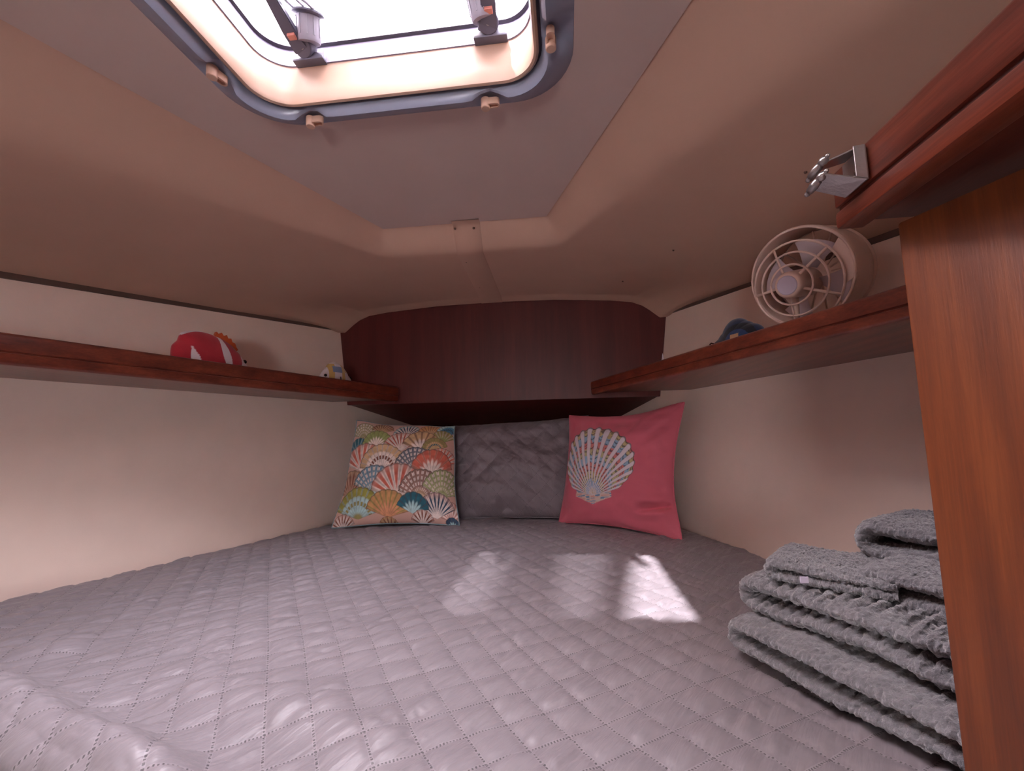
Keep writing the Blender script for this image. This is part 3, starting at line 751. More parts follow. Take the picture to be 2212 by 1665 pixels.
def make_pillow(name, label, n, W, H, T, base_l, base_r, lean, seed, paint, mat, pinch=0.055, wr=0.004, quilt=False, twist=0.0, cornerfix=None, crease=False):
    Uu, Vv, X, Zz, th, wv = pillow_grid(n, W, H, T, pinch, seed, wr)
    a = Vector(base_l); b = Vector(base_r); mid = (a+b)/2
    xd = (b-a); xd.z = 0; xd.normalize(); back = Vector((-xd.y, xd.x, 0))
    upv = (Vector((0, 0, 1))*math.cos(lean)+back*math.sin(lean)); nrm = (back*math.cos(lean)-Vector((0, 0, 1))*math.sin(lean))   # nrm points to the rear
    F_ = th+wv
    if crease:                                             # slumped fold at the lower corner
        ln = Vv+0.66-0.30*(Uu-0.5); F_ = F_+sstep(0.30, 0.75, Uu)*(0.012*np.exp(-((ln+0.10)/0.08)**2)-0.020*np.exp(-(ln/0.05)**2)+0.010*np.exp(-((ln-0.12)/0.09)**2))*sstep(1.0, 0.85, np.abs(Uu))
    if quilt:
        qa_ = (X+Zz)/math.sqrt(2)/0.05+0.3; qb_ = (X-Zz)/math.sqrt(2)/0.05+0.1
        fa = np.abs(np.sin(PI*qa_)); fb = np.abs(np.sin(PI*qb_)); F_ = F_+0.004*(fa*fb)**0.5+0.004*fbm(X*18, Zz*40+X*20, 3)
    B_k = th*0.9
    tw = twist*Uu
    org = np.array(mid)+np.array(upv)*(H/2)
    def place(dep):
        Zt = Zz+tw*(Vv+1)/2
        return org+X[..., None]*np.array(xd)+Zt[..., None]*np.array(upv)+dep[..., None]*np.array(nrm)
    front = place(-F_); rear = place(B_k)
    if cornerfix is not None:
        for P_ in (front, rear):
            for (cu, cv, off) in cornerfix:
                g = np.exp(-(((Uu-cu)**2+(Vv-cv)**2)/0.5**2)); P_ += g[..., None]*np.array(off)
    for P_ in (front, rear): P_[..., 2] = np.maximum(P_[..., 2], TOP+0.006)
    m2 = 50
    idx = np.round(np.linspace(0, n-1, m2)).astype(int)
    rear = rear[np.ix_(idx, idx)]
    t = thing(name, label, 'pillow', (mid.x, mid.y, TOP))
    fo = npobj('front_cover', front.reshape(-1, 3), gridfaces(n, n), mat, t)
    if paint is not None: setcol(fo, paint(Uu, Vv).reshape(-1, 3))
    if quilt: setuv(fo, np.stack([qa_.ravel(), qb_.ravel()], 1))
    ro = npobj('back_cover', rear.reshape(-1, 3), gridfaces(m2, m2)[:, ::-1], mat, t)
    if paint is not None:
        c = paint(np.array([[0.98]]), np.array([[0.98]])).reshape(3); setcol(ro, np.tile(c, (m2*m2, 1)))
    # piped seam round the edge
    nn_ = front.shape[0]
    bd = [front[0, k] for k in range(0, nn_-1, 4)]+[front[k, -1] for k in range(0, nn_-1, 4)]+[front[-1, k] for k in range(nn_-1, 0, -4)]+[front[k, 0] for k in range(nn_-1, 0, -4)]
    V, Fc = tube([tuple(p) for p in bd], 0.0022, 6, closed=True)
    so = obj('edge_seam', V, Fc, mat, t, True)
    if paint is not None: setcol(so, np.tile(c, (len(V), 1)))
    if quilt: setuv(so, np.full((len(V), 2), 0.5))
    settle(t); return t

# --- printed cover with overlapping scallop shells
def bil(Uu, Vv, TL, TR, BR, BL):
    a = (Uu+1)/2; b = (1-Vv)/2
    return [(TL[i]*(1-a)+TR[i]*a)*(1-b)+(BL[i]*(1-a)+BR[i]*a)*b for i in (0, 1)]
def C(r, g, b): return np.array(srgb(r, g, b))
def scallop(img, x, y, hx, hy, R, base, rim, rib, n=11, style=0, rot=0.0, spread=1.25, seedn=0):
    dx = x-hx; dy = hy-y; cr, sr = math.cos(rot), math.sin(rot); dx, dy = dx*cr-dy*sr, dx*sr+dy*cr
    r = np.hypot(dx, dy); th = np.arctan2(dx, dy)
    lim = R*(0.86+0.14*np.cos(th*0.9))*(1+0.03*np.abs(np.cos(th*n*1.05)))
    ins = (r < lim) & (np.abs(th) < spread)
    q_ = r/lim
    k = (np.cos(th*n*2.1)+1)/2
    nzv = vnoise(x*0.05+seedn, y*0.05)
    col = np.empty(x.shape+(3,)); col[:] = base
    def mix(w_, c): 
        nonlocal col
        w_ = np.clip(w_, 0, 1)[..., None]; col = col*(1-w_)+c*w_
    if style == 0:                                # coloured stripes fading to the hinge
        mix(sstep(0.35, 0.75, k)*sstep(0.12, 0.5, q_), rib); mix(sstep(0.72, 0.95, q_)*0.5, rim)
    elif style == 1:                              # basket of little dashes
        bands = (np.sin(q_*34)+1)/2
        mix(np.clip(sstep(0.35, 0.65, k)+0*q_, 0, 1)*0.85, rib); mix(sstep(0.5, 0.8, bands)*(1-sstep(0.3, 0.7, k))*0.8, rib); mix(sstep(0.45, 0.1, q_)*0.7, rim)
    elif style == 2:                              # concentric bands
        mix(sstep(0.66, 0.74, q_), rim); mix(((q_ > 0.42) & (q_ < 0.55))*sstep(0.3, 0.5, k)*1.0, rib); mix(sstep(0.85, 0.6, k)*0.0+(q_ > 0.74)*sstep(0.72, 0.9, 1-k)*0.5, base); mix(sstep(0.25, 0.12, q_), rib)
    elif style == 3:                              # solid rim, pale ribs from the hinge
        mix(sstep(0.45, 0.62, q_-0.12*(k-0.5)), rim); mix(sstep(0.6, 0.85, 1-k)*sstep(0.3, 0.5, q_)*0.55, rib)
    mix(sstep(0.80, 0.97, 1-k)*0.35*(q_ > 0.15), np.array([0.12, 0.08, 0.06]))
    mix(sstep(0.94, 0.985, q_)*0.65, np.array([0.10, 0.07, 0.06])); mix(sstep(spread-0.10, spread-0.02, np.abs(th))*0.5, np.array([0.10, 0.07, 0.06]))
    col = col*(1+0.35*nzv[..., None])
    img[ins] = col[ins]
WHT = C(236, 220, 212); PNK = C(210, 160, 146); SAL = C(206, 104, 84); TAN = C(208, 172, 130); BRN = C(128, 74, 56); TEAL = C(30, 96, 112); BLU = C(70, 130, 158)
NAVY = C(40, 66, 92); GRN = C(150, 160, 96); LIM = C(160, 156, 70); AQU = C(176, 208, 208); ORG = C(204, 150, 98); OLV = C(150, 140, 84)
def paint_shells(Uu, Vv):
    x, y = bil(Uu, Vv, (225, 200), (1075, 275), (1140, 1015), (95, 1050))
    img = np.empty(x.shape+(3,)); img[:] = C(206, 164, 150)
    L_ = [(310, 375, 140, WHT, OLV, OLV, 13, 1), (480, 340, 110, TAN, BRN, BRN, 12, 0), (690, 385, 125, WHT, AQU, NAVY, 12, 0), (880, 385, 130, TAN, ORG, BRN, 12, 3), (1030, 360, 110, BLU, AQU, NAVY, 11, 2), (990, 440, 120, GRN, OLV, WHT, 10, 3),
          (270, 500, 130, BLU, TEAL, AQU, 9, 3), (445, 465, 150, WHT, GRN, GRN, 10, 3), (650, 510, 165, WHT, PNK, C(170, 84, 66), 13, 0), (815, 520, 185, WHT, TAN, BRN, 9, 3), (930, 520, 125, TAN, OLV, TEAL, 13, 2), (985, 640, 150, WHT, PNK, SAL, 13, 0),
          (335, 650, 225, WHT, PNK, SAL, 9, 0), (505, 660, 215, WHT, TAN, BRN, 13, 2), (770, 670, 185, WHT, AQU, NAVY, 14, 1), (915, 700, 195, WHT, SAL, C(224, 150, 130), 9, 3), (225, 830, 200, C(190, 150, 130), TAN, BRN, 11, 0),
          (440, 825, 215, WHT, AQU, BLU, 14, 1), (640, 855, 245, WHT, PNK, SAL, 9, 0), (830, 860, 205, WHT, TAN, BRN, 14, 1), (1010, 850, 195, WHT, GRN, GRN, 13, 1), (1075, 1000, 130, PNK, SAL, WHT, 9, 0),
          (315, 1005, 235, AQU, LIM, OLV, 12, 2), (560, 1000, 205, C(216, 150, 110), ORG, LIM, 12, 3), (965, 990, 175, WHT, PNK, NAVY, 12, 0), (765, 965, 150, AQU, TEAL, C(20, 70, 90), 8, 3),
          (845, 1040, 105, WHT, PNK, BRN, 8, 0), (190, 1070, 110, WHT, PNK, BRN, 9, 0), (1085, 1040, 70, AQU, NAVY, NAVY, 6, 3), (560, 1090, 100, TAN, ORG, BRN, 8, 0)]
    for i, (hx, hy, R, b_, rm, rb, n, s_) in enumerate(L_): scallop(img, x, y, hx, hy, R, b_, rm, rb, n, s_, rot=0.12*math.sin(i*2.3), seedn=i*3.1)
    return np.clip(img, 0, 1)
def paint_pink(Uu, Vv):
    x, y = bil(Uu, Vv, (310, 195), (1550, 100), (1500, 1555), (110, 1270))
    x = (x-775)/1.14+690
    img = np.empty(x.shape+(3,)); img[:] = C(200, 94, 110)
    hx, hy = 600, 1075; rot = -0.10
    dx = x-hx; dy = hy-y; cr, sr = math.cos(rot), math.sin(rot); dx, dy = dx*cr+dy*sr, -dx*sr+dy*cr
    # body: circle of the fan, ribs run from the hinge
    ccx, ccy, RR = 15, 365, 385
    th = np.arctan2(dx, dy); nr = 46; k = (np.cos(th*nr)+1)/2
    # rim radius as seen from the hinge
    st_, ct = np.sin(th), np.cos(th); bq = ccx*st_+ccy*ct; rim = bq+np.sqrt(np.maximum(bq**2-(ccx**2+ccy**2-RR**2), 0))
    rim = rim*(0.975+0.035*k); r = np.hypot(dx, dy); q_ = r/np.maximum(rim, 1)
    ins = (q_ < 1) & (np.abs(th) < 1.28) & (r > 0)
    ear = (np.abs(dx) < 195-0.10*np.abs(dy)) & (dy < 90) & (dy > -85+0.42*np.abs(dx)-5) & (np.abs(dx) > -1)
    wht = C(214, 202, 208); out = np.empty_like(img); out[:] = wht
    val = 1-sstep(0.30, 0.62, k)                                       # the coloured valleys
    band = q_*9.0+0.6*vnoise(th*6, q_*4)
    pal = [C(206, 180, 150), C(120, 160, 190), C(190, 176, 120), C(206, 120, 110), C(150, 180, 205), C(186, 176, 130), C(205, 118, 112), C(140, 170, 196), C(190, 170, 120), C(208, 130, 118), C(150, 180, 205)]
    bi = np.clip(np.floor(band+0.5*vnoise(th*20, q_*7)), 0, 10).astype(int); vc = np.array(pal)[bi]
    out = out*(1-val[..., None])+vc*val[..., None]
    dash = sstep(0.25, 0.7, np.sin(q_*95+8*vnoise(th*9, q_*9)))*val*sstep(0.12, 0.25, q_)*(vnoise(x*0.06, y*0.06) > -0.22)
    out = out*(1-0.75*dash[..., None])+C(56, 54, 72)*0.75*dash[..., None]
    edge_r = sstep(0.16, 0.34, k)*(1-sstep(0.36, 0.52, k))*0.35; out = out*(1-edge_r[..., None])+C(90, 84, 100)*edge_r[..., None]
    oline = sstep(0.965, 0.99, q_); out = out*(1-0.8*oline[..., None])+C(60, 40, 50)*0.8*oline[..., None]
    eo = np.empty_like(img); en = vnoise(x*0.02, y*0.09); eo[:] = C(212, 190, 178); e2 = sstep(0.05, 0.2, en)[..., None]; eo = eo*(1-e2)+C(110, 140, 170)*e2; e3 = sstep(0.05, 0.25, -en)[..., None]*0.7; eo = eo*(1-e3)+C(206, 140, 128)*e3
    img[ear] = eo[ear]; img[ins] = out[ins]
    return np.clip(img, 0, 1)

make_pillow('throw_pillow', 'square throw pillow printed with many colourful scallop shells', 290, 0.415, 0.385, 0.062, (-0.795, 1.485, TOP+0.004), (-0.385, 1.535, TOP+0.004), math.radians(20), 1, paint_shells, MAT['print'], pinch=0.07, wr=0.004,
            cornerfix=[(-1, 1, (0.02, 0.0, 0.012)), (1, 1, (-0.022, 0, -0.018)), (-1, -1, (-0.012, -0.005, 0)), (1, -1, (0.01, 0, 0))])
make_pillow('throw_pillow', 'coral pink throw pillow with one large scallop shell', 290, 0.415, 0.385, 0.058, (-0.035, 1.600, TOP+0.004), (0.302, 1.362, TOP+0.004), math.radians(13), 5, paint_pink, MAT['print'], pinch=0.075, wr=0.008, crease=True,
            cornerfix=[(1, 1, (0.014, 0.0, 0.022)), (-1, 1, (-0.0, 0, 0.0)), (1, -1, (0.012, -0.014, 0.0))])
make_pillow('bed_pillow', 'plain grey quilted bed pillow propped up in the bow', 170, 0.60, 0.385, 0.075, (-0.50, 1.640, TOP+0.004), (0.09, 1.66, TOP+0.004), math.radians(22), 9, None, MAT['sham'], pinch=0.045, wr=0.012, quilt=True,
            cornerfix=[(1, 1, (0.0, 0.0, 0.02)), (-1, 1, (0.02, 0, -0.01)), (0.1, 1, (0, 0, 0.006))])

# ================================================================== TOWELS
td = Vector((0.465, -0.885, 0)).normalized(); tw_ = Vector((0.885, 0.465, 0)).normalized()
def towel(label, nose, L, W, th, gap, zb, seed, dirv=td, widv=tw_, sag=0.0, layers=2, rib=0.0, group=None, crumple=0.010):
    """bath towel folded once: cross-section is a U whose closed nose is at `nose`; runs along dirv, as wide as widv"""
    # centreline of the folded sheet in (s along length, z)
    z1 = zb+th/2; z2 = zb+th/2+th+gap; R = (z2-z1)/2
    ns = 150
    cl = [(L-(L-R)*i/ns, z1) for i in range(ns)]
    cl += [(R-R*math.sin(PI*k/14), z1+R-R*math.cos(PI*k/14)) for k in range(15)]
    cl += [(R+(L-R)*i/ns, z2) for i in range(1, ns+1)]
    cl = np.array(cl); tg = np.gradient(cl, axis=0); tg /= np.linalg.norm(tg, axis=1, keepdims=True); nr = np.stack([-tg[:, 1], tg[:, 0]], 1)
    m = len(cl); kx = 44
    # section around the sheet: rounded flat strip across the width
    sec = []
    for i in range(kx//2): sec.append((W*i/(kx//2-1), 1))
    wv_ = np.linspace(0, W, 22)
    ring_w = np.concatenate([[-th*0.30], wv_, [W+th*0.30], wv_[::-1]]); 
    prof = np.sqrt(np.clip(1-np.abs(2*wv_/W-1)**10, 0.0, 1)); prof = np.maximum(prof, 0.55)
    ring_h = np.concatenate([[0], prof*th/2, [0], -prof[::-1]*th/2])
    K = len(ring_w)
    P = np.zeros((m, K, 3)); s_arr = np.concatenate([[0], np.cumsum(np.linalg.norm(np.diff(cl, axis=0), axis=1))])
    for i in range(m):
        hh = ring_h.copy()
        wob = crumple*vnoise(s_arr[i]*9+seed*5, ring_w*3+seed)
        fz = 1+0.22*vnoise(s_arr[i]*28+seed, ring_w*30+seed*3)
        ribm = 1+rib*np.sin(s_arr[i]*2*PI/0.0155+2.5*vnoise(s_arr[i]*14, ring_w*9))
        sl = cl[i, 0]+nr[i, 0]*hh*fz*ribm; zz = cl[i, 1]+nr[i, 1]*hh*fz*ribm
        ww = ring_w+0.012*vnoise(s_arr[i]*7+seed*2, np.full(K, seed*1.3))+0.004*vnoise(s_arr[i]*45, ring_h*900+seed)
        zz = zz+wob*0.8-sag*(cl[i, 0]/L)**2
        q_ = np.array(nose)[None, :2]+sl[:, None]*np.array(dirv)[None, :2]+ww[:, None]*np.array(widv)[None, :2]
        P[i, :, :2] = q_; P[i, :, 2] = zz
    F = gridfaces(K, m, closeu=True)
    # fine tufts
    N = np.cross(np.gradient(P, axis=1), np.gradient(P, axis=0)); N /= np.linalg.norm(N, axis=-1, keepdims=True)+1e-9
    P += N*(0.0022*(np.random.RandomState(seed).rand(m, K)-0.5))[..., None]
    P[..., 2] = np.maximum(P[..., 2], TOP+0.004)
    t = thing('folded_towel', label, 'towel', (nose[0], nose[1], zb), group)
    o = npobj('towel_cloth', P.reshape(-1, 3), F, MAT['towel'], t)
    sm = o.modifiers.new('sub', 'SUBSURF'); sm.levels = 1; sm.render_levels = 2
    tx = bpy.data.textures.get('tuft') or bpy.data.textures.new('tuft', 'CLOUDS'); tx.noise_scale = 0.0045; tx.noise_depth = 2
    dm = o.modifiers.new('tuft', 'DISPLACE'); dm.texture = tx; dm.strength = 0.0062; dm.mid_level = 0.5; dm.texture_coords = 'LOCAL'
    settle(t); return t
towel('grey plush towel folded at the bottom of the stack beside the partition', (0.212, 0.672), 0.36, 0.30, 0.022, 0.004, 0.862, 1, rib=0.10)
towel('grey plush towel with ridged fold lying second from the bottom of the stack', (0.243, 0.690), 0.36, 0.27, 0.024, 0.003, 0.914, 2, rib=0.38)
tp = towel('small grey towel on top of the stack with a pale label in its fold', (0.255, 0.640), 0.13, 0.12, 0.014, 0.003, 0.963, 3, dirv=Vector((0.80, -0.60, 0)), widv=Vector((0.60, 0.80, 0)))
lb = bobj('care_label', box(0.280, 0.290, 0.6085, 0.610, 0.973, 0.981, 0.0005, 1), MAT['fanhub'], tp, mtx=Matrix.Translation(-Vector(tp.location)))
towel('crumpled grey towel bunched on the stack behind the partition edge', (0.345, 0.600), 0.24, 0.22, 0.020, 0.006, 0.963, 4, crumple=0.03, dirv=Vector((0.50, -0.866, 0)), widv=Vector((0.866, 0.5, 0)))
towel('grey towel rolled over loosely on the heap against the hull side', (0.392, 0.675), 0.22, 0.16, 0.022, 0.014, 0.985, 6, crumple=0.02, dirv=Vector((0.62, -0.78, 0)), widv=Vector((0.78, 0.62, 0)))

# ================================================================== FAN on the starboard shelf
fc = Vector((0.463, 0.902, 1.458)); dv_ = (fc-CAM).normalized()
ax = (dv_*math.cos(math.radians(40))+rt*math.sin(math.radians(40))+Vector((0, 0, 0.10))).normalized()      # front -> back
Rf = 0.096; Df = 0.086
fm = frame_mtx(fc, ax, rt)
t = thing('desk_fan', 'cream round desk fan with open ring grille standing on the shelf', 'fan', (fc.x+ax.x*0.04, fc.y+ax.y*0.04, 1.322))
bobj('housing', lathe([(Rf-0.004, 0.0), (Rf-0.001, -0.0015), (Rf, 0.001), (Rf*0.995, 0.02), (Rf*0.975, 0.05), (Rf*0.94, Df), (Rf*0.91, Df), (Rf*0.955, 0.04), (Rf-0.0045, 0.006), (Rf-0.004, 0.0)], 64, cap=False), MAT['fan'], t, True, fm)
bobj('rear_rim', lathe([(Rf*0.93, Df-0.002), (Rf*0.975, Df), (Rf*0.975, Df+0.004), (Rf*0.90, Df+0.006), (Rf*0.90, Df)], 64, cap=False), MAT['fan'], t, True, fm)
for k in range(16):
    a = 2*PI*k/16; bobj('rear_slat', box(0.02, Rf*0.91, -0.0012, 0.0012, Df-0.003, Df+0.001), MAT['fan'], t, mtx=fm @ Matrix.Rotation(a, 4, 'Z'))
off = Vector((0, 0.012, 0))                                            # rings sit a little low inside the rim
def ringobj(name, r, z, cy, rr=0.0021):
    V, F = tube([fm @ Vector((r*math.cos(2*PI*k/56), cy+r*math.sin(2*PI*k/56), z)) for k in range(56)], rr, 8, closed=True)
    return obj(name, V, F, MAT['fan'], t, True)
UPY = -1 if fm.to_3x3().col[1].z < 0 else 1
low = -0.013*UPY
ringobj('grille_ring', Rf-0.003, -0.001, 0.0, 0.0024)
ringobj('grille_ring', Rf*0.85, -0.006, low, 0.0023)
ringobj('grille_ring', Rf*0.635, -0.016, low, 0.0021)
ringobj('grille_ring', Rf*0.40, -0.026, low, 0.0021)
# finger slot web at the top of the face
pts = []
for sgn in (1,):
    for k in range(13):
        a = math.radians(8+66*k/12); pts.append((math.cos(a), math.sin(a)))
bm = bmesh.new(); ra = [bm.verts.new((c*(Rf-0.003), s_*UPY*(Rf-0.003), 0.0)) for c, s_ in pts]; rb = [bm.verts.new((c*Rf*0.85, s_*UPY*Rf*0.85+low, -0.001)) for c, s_ in pts]
for k in range(12):
    if k < 9: bm.faces.new((ra[k], ra[k+1], rb[k+1], rb[k]))
bobj('grille_web', bm, MAT['fan'], t, mtx=fm)
for ang in (62, 134, 206, 282, 354):
    a = math.radians(ang); c, s_ = math.cos(a), math.sin(a)*UPY
    V, F = tube([fm @ Vector((c*0.024, s_*0.024+low, -0.030)), fm @ Vector((c*Rf*0.635, s_*Rf*0.635+low, -0.016)), fm @ Vector((c*Rf*0.86, s_*Rf*0.86+low, -0.006))], 0.0015, 6, flat=2.0)
    obj('grille_spoke', V, F, MAT['fan'], t, True)
bobj('motor_hub', lathe([(0.0, -0.042), (0.0205, -0.042), (0.0235, -0.0405), (0.0255, -0.036), (0.027, 0.0), (0.0275, 0.040), (0.024, 0.048), (0, 0.048)], 40), MAT['fan'], t, True, fm @ Matrix.Translation((0, low, 0))).data.set_sharp_from_angle(angle=0.7)
bobj('hub_disc', lathe([(0.0, -0.0435), (0.0175, -0.0435), (0.0185, -0.0425), (0.0185, -0.041)], 36), MAT['fanhub'], t, False, fm @ Matrix.Translation((0, low, 0)))
for k in range(4):
    n1, n2 = 6, 7; V = []
    for i in range(n1):
        r = 0.024+(Rf*0.80-0.024)*i/(n1-1)
        for j in range(n2):
            a = 2*PI*k/4+(-0.42+0.84*j/(n2-1))*(0.75+0.35*i/(n1-1)); V.append((r*math.cos(a), r*math.sin(a)+low*0.6, 0.034+0.022*(j/(n2-1)-0.5)))
    V2 = [(x, y, z+0.0015) for x, y, z in V]; Fq = gridfaces(n2, n1).tolist(); nV = len(V)
    obj('blade', V+V2, Fq+[[q_+nV for q_ in f[::-1]] for f in Fq], MAT['blade'], t, True, fm)
# pedestal: foot plate on the shelf and a yoke under the housing
pc = fm @ Vector((0, 0, 0.045)); 
bobj('foot', lathe([(0.0, 0.012), (0.030, 0.012), (0.046, 0.007), (0.050, 0.0), (0, 0)], 36), MAT['fan'], t, True, Matrix.Translation((pc.x, pc.y, 1.3215)))
bobj('neck', lathe([(0.012, 0), (0.011, 0.045)], 18), MAT['fan'], t, True, Matrix.Translation((pc.x, pc.y, 1.333)))
V, F = tube([fm @ Vector((0.004, low+UPY*-0.026, -0.004)), fm @ Vector((0.010, low+UPY*-0.060, 0.002)), fm @ Vector((0.014, UPY*-0.090, 0.004))], 0.005, 8); obj('cord_channel', V, F, MAT['fan'], t, True)
settle(t)

# ================================================================== PLUSH TOYS
def plush(name, label, origin, xdir, outl, T, paintf, zc, yaw_n=None):
    """inflated silhouette: outline points (x, z) in metres round the centre (0, zc)"""
    o2 = np.array(outl); ang = np.arctan2(o2[:, 1]-zc, o2[:, 0]); rad = np.hypot(o2[:, 0], o2[:, 1]-zc); od = np.argsort(ang); ang, rad = ang[od], rad[od]
    nth, nr = 220, 64
    A = np.linspace(-PI, PI, nth, endpoint=False); Rr_ = np.interp(A, np.concatenate([ang-2*PI, ang, ang+2*PI]), np.concatenate([rad]*3))
    rho = np.sin(np.linspace(0.02, PI/2, nr)); G, RHO = np.meshgrid(A, rho); RD = np.tile(Rr_, (nr, 1))*RHO
    X = RD*np.cos(G); Zz = zc+RD*np.sin(G); H = T*np.sqrt(np.clip(1-RHO**2.2, 0, 1))
    xd = Vector(xdir).normalized(); nd_ = Vector((xd.y, -xd.x, 0))
    def pl(h): return np.array(origin)+X[..., None]*np.array(xd)+h[..., None]*np.array(nd_)+Zz[..., None]*np.array((0, 0, 1.0))
    f = pl(H); b = pl(-H)
    F = gridfaces(nth, nr, closeu=True); n = nth*nr
    P = np.concatenate([f.reshape(-1, 3), b.reshape(-1, 3)]); FF = np.concatenate([F, F[:, ::-1]+n])
    t = thing(name, label, 'plush toy', tuple(origin))
    o = npobj('body', P, FF, MAT['plush'], t); c = paintf(X, Zz).reshape(-1, 3); setcol(o, np.concatenate([c, c]))
    def at(x, z, d=0.0): return Vector(origin)+xd*x+nd_*d+Vector((0, 0, z))
    return t, o, at, nd_, xd
shelfL = 1.3255; shelfR = 1.3215
# red fish with white stripes (faces the bow)
RED = C(176, 38, 52); RED2 = C(150, 26, 40); WT = C(222, 208, 212)
def p_red(X, Z):
    c = np.empty(X.shape+(3,)); c[:] = RED; nz = vnoise(X*40, Z*40)[..., None]; c = c*(1+0.25*nz)
    s1 = X-(0.012+0.30*(0.10-Z)); w1 = 0.0105*np.exp(-((Z-0.075)/0.045)**2)+0.0015
    c[np.abs(s1) < w1] = WT
    s2 = X-(-0.066+0.55*(0.075-Z)*0.6); w2 = 0.010*np.exp(-((Z-0.055)/0.02)**2)+0.0012
    c[(np.abs(s2) < w2) & (Z < 0.086)] = WT
    c[X > 0.068] = WT
    c[(Z > 0.1315-6*(X+0.035)**2) & (X < 0.006)] = WT
    return c
ofs = (-0.975, 1.118, shelfL)
ol = [(-0.105, 0.06), (-0.104, 0.085), (-0.092, 0.100), (-0.085, 0.122), (-0.062, 0.132), (-0.03, 0.134), (0.0, 0.128), (0.03, 0.118), (0.06, 0.098), (0.082, 0.075), (0.096, 0.060), (0.10, 0.05), (0.092, 0.034), (0.07, 0.016), (0.03, 0.004), (-0.02, 0.001), (-0.06, 0.004), (-0.09, 0.02), (-0.102, 0.04)]
t, o, at, nd_, xd = plush('plush_fish', 'red plush fish with white stripes and orange fin on the shelf', ofs, dL, ol, 0.034, p_red, 0.065)
V = []; F = []                                             # frilled dorsal fin
base = [(-0.002, 0.124), (0.016, 0.121), (0.032, 0.114), (0.046, 0.106), (0.060, 0.094)]
tip = [(0.004, 0.142), (0.010, 0.136), (0.018, 0.142), (0.024, 0.134), (0.033, 0.138), (0.037, 0.129), (0.046, 0.130), (0.050, 0.120), (0.058, 0.118), (0.062, 0.108), (0.068, 0.100)]
poly = base[::-1]+tip
bm = bmesh.new(); fa_ = [bm.verts.new(at(x, z, 0.005)) for x, z in poly]; fb_ = [bm.verts.new(at(x, z, -0.005)) for x, z in poly]
k = len(poly); bm.faces.new(fa_); bm.faces.new(fb_[::-1])
for i in range(k): bm.faces.new((fa_[i], fb_[i], fb_[(i+1) % k], fa_[(i+1) % k]))
fin = bobj('dorsal_fin', bm, MAT['plush'], t); setcol(fin, np.tile(C(196, 84, 34), (len(fin.data.vertices), 1)))
def eye(parent, c, r=0.006):
    bm = bmesh.new(); bmesh.ops.create_uvsphere(bm, u_segments=16, v_segments=10, radius=r); bmesh.ops.translate(bm, vec=c, verts=bm.verts)
    return bobj('eye', bm, MAT['black'], parent, True)
eye(t, at(0.082, 0.066, 0.015)); settle(t)
# pale butterfly fish (faces aft)
def p_yel(X, Z):
    c = np.empty(X.shape+(3,)); c[:] = C(214, 204, 206); yl = C(196, 160, 92); bl_ = C(120, 136, 168)
    c[np.abs(X+0.040-0.10*(Z-0.06)) < 0.011] = yl; c[np.abs(X-0.012) < 0.008] = yl
    c[(np.abs(X+0.014) < 0.020) & (np.abs(Z-0.088) < 0.011)] = bl_; c[Z > 0.108] = C(205, 190, 180); c[(Z > 0.08) & (X > 0.012)] = C(200, 170, 120)
    c[X > 0.066] = C(140, 150, 185)
    return c
ol = [(-0.078, 0.05), (-0.066, 0.072), (-0.050, 0.090), (-0.038, 0.108), (-0.012, 0.119), (0.012, 0.112), (0.034, 0.096), (0.052, 0.074), (0.072, 0.052), (0.086, 0.04), (0.084, 0.02), (0.05, 0.006), (0.0, 0.001), (-0.04, 0.006), (-0.07, 0.026)]
t, o, at, nd_, xd = plush('plush_fish', 'pale plush fish with yellow and blue bands beside the bow locker', (-0.840, 1.545, shelfL), dL, ol, 0.026, p_yel, 0.055)
eye(t, at(-0.062, 0.062, 0.013), 0.0055)
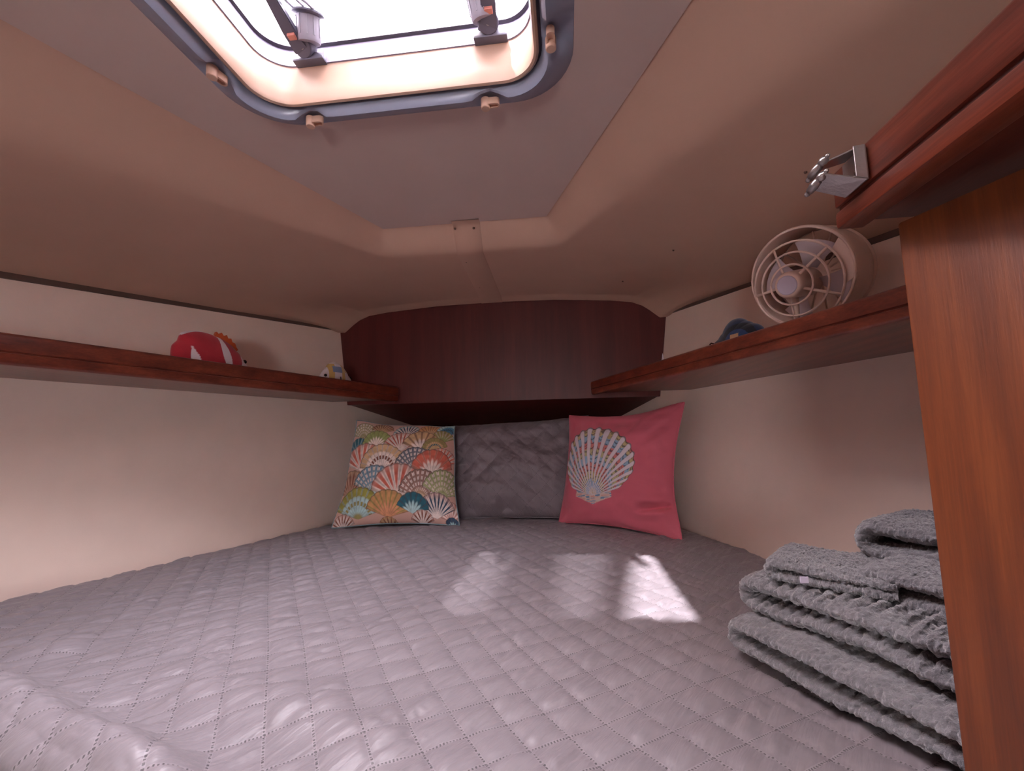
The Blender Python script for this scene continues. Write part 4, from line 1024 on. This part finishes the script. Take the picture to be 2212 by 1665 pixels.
V, F = tube([at(-0.004, 0.062, 0.026), at(-0.003, 0.05, 0.0275), at(-0.004, 0.044, 0.027)], 0.003, 8); f2 = obj('side_fin', V, F, MAT['plush'], t, True); setcol(f2, np.tile(C(110, 96, 96), (len(V), 1)))
V, F = tube([at(0.056, 0.066, 0.004), at(0.064, 0.068, 0.004), at(0.070, 0.064, 0.004)], 0.0022, 8); f2 = obj('tail_thread', V, F, MAT['black'], t, True)
settle(t)
# dark blue plush with a hump (sea creature) on the starboard shelf
def p_blu(X, Z):
    c = np.empty(X.shape+(3,)); c[:] = C(28, 42, 74)
    arc = np.hypot(X-0.022, (Z-0.030)*1.0); c[(arc < 0.052) & (arc > 0.038)] = C(14, 18, 30); c[arc <= 0.038] = C(40, 62, 104)
    c[(np.abs(X-0.018) < 0.012) & (Z > 0.044) & (Z < 0.058)] = C(190, 150, 110)
    c[(X < -0.02) & (Z < 0.07)] = C(24, 34, 58); return c
ol = [(-0.085, 0.052), (-0.060, 0.062), (-0.040, 0.076), (-0.026, 0.092), (-0.008, 0.100), (0.010, 0.098), (0.026, 0.088), (0.044, 0.078), (0.062, 0.070), (0.074, 0.056), (0.07, 0.03), (0.05, 0.008), (0.0, 0.001), (-0.05, 0.01), (-0.082, 0.036)]
t, o, at, nd_, xd = plush('plush_toy', 'dark blue humped plush toy on the shelf beside the fan', (0.405, 1.068, shelfR), -dR, ol, 0.03, p_blu, 0.045)
V, F = tube([at(-0.080, 0.056, 0.004), at(-0.090, 0.060, 0.006), at(-0.096, 0.057, 0.006)], 0.0014, 6); obj('whisker', V, F, MAT['black'], t, True)
settle(t)
# pale shell whose tip shows above the fiddle
prof = []
for k in range(31):
    z = k/30; prof.append((0.016*(1-z)**1.1*(1+0.10*math.cos(z*34))+0.0004, 0.002+0.078*z))
tag(bobj('sea_shell', lathe([(0, 0.0)]+prof, 24), MAT['white'], None, True, Matrix.Translation((0.300, 1.385, shelfR))), 'small pale pointed sea shell standing on the shelf near the bow', 'shell')
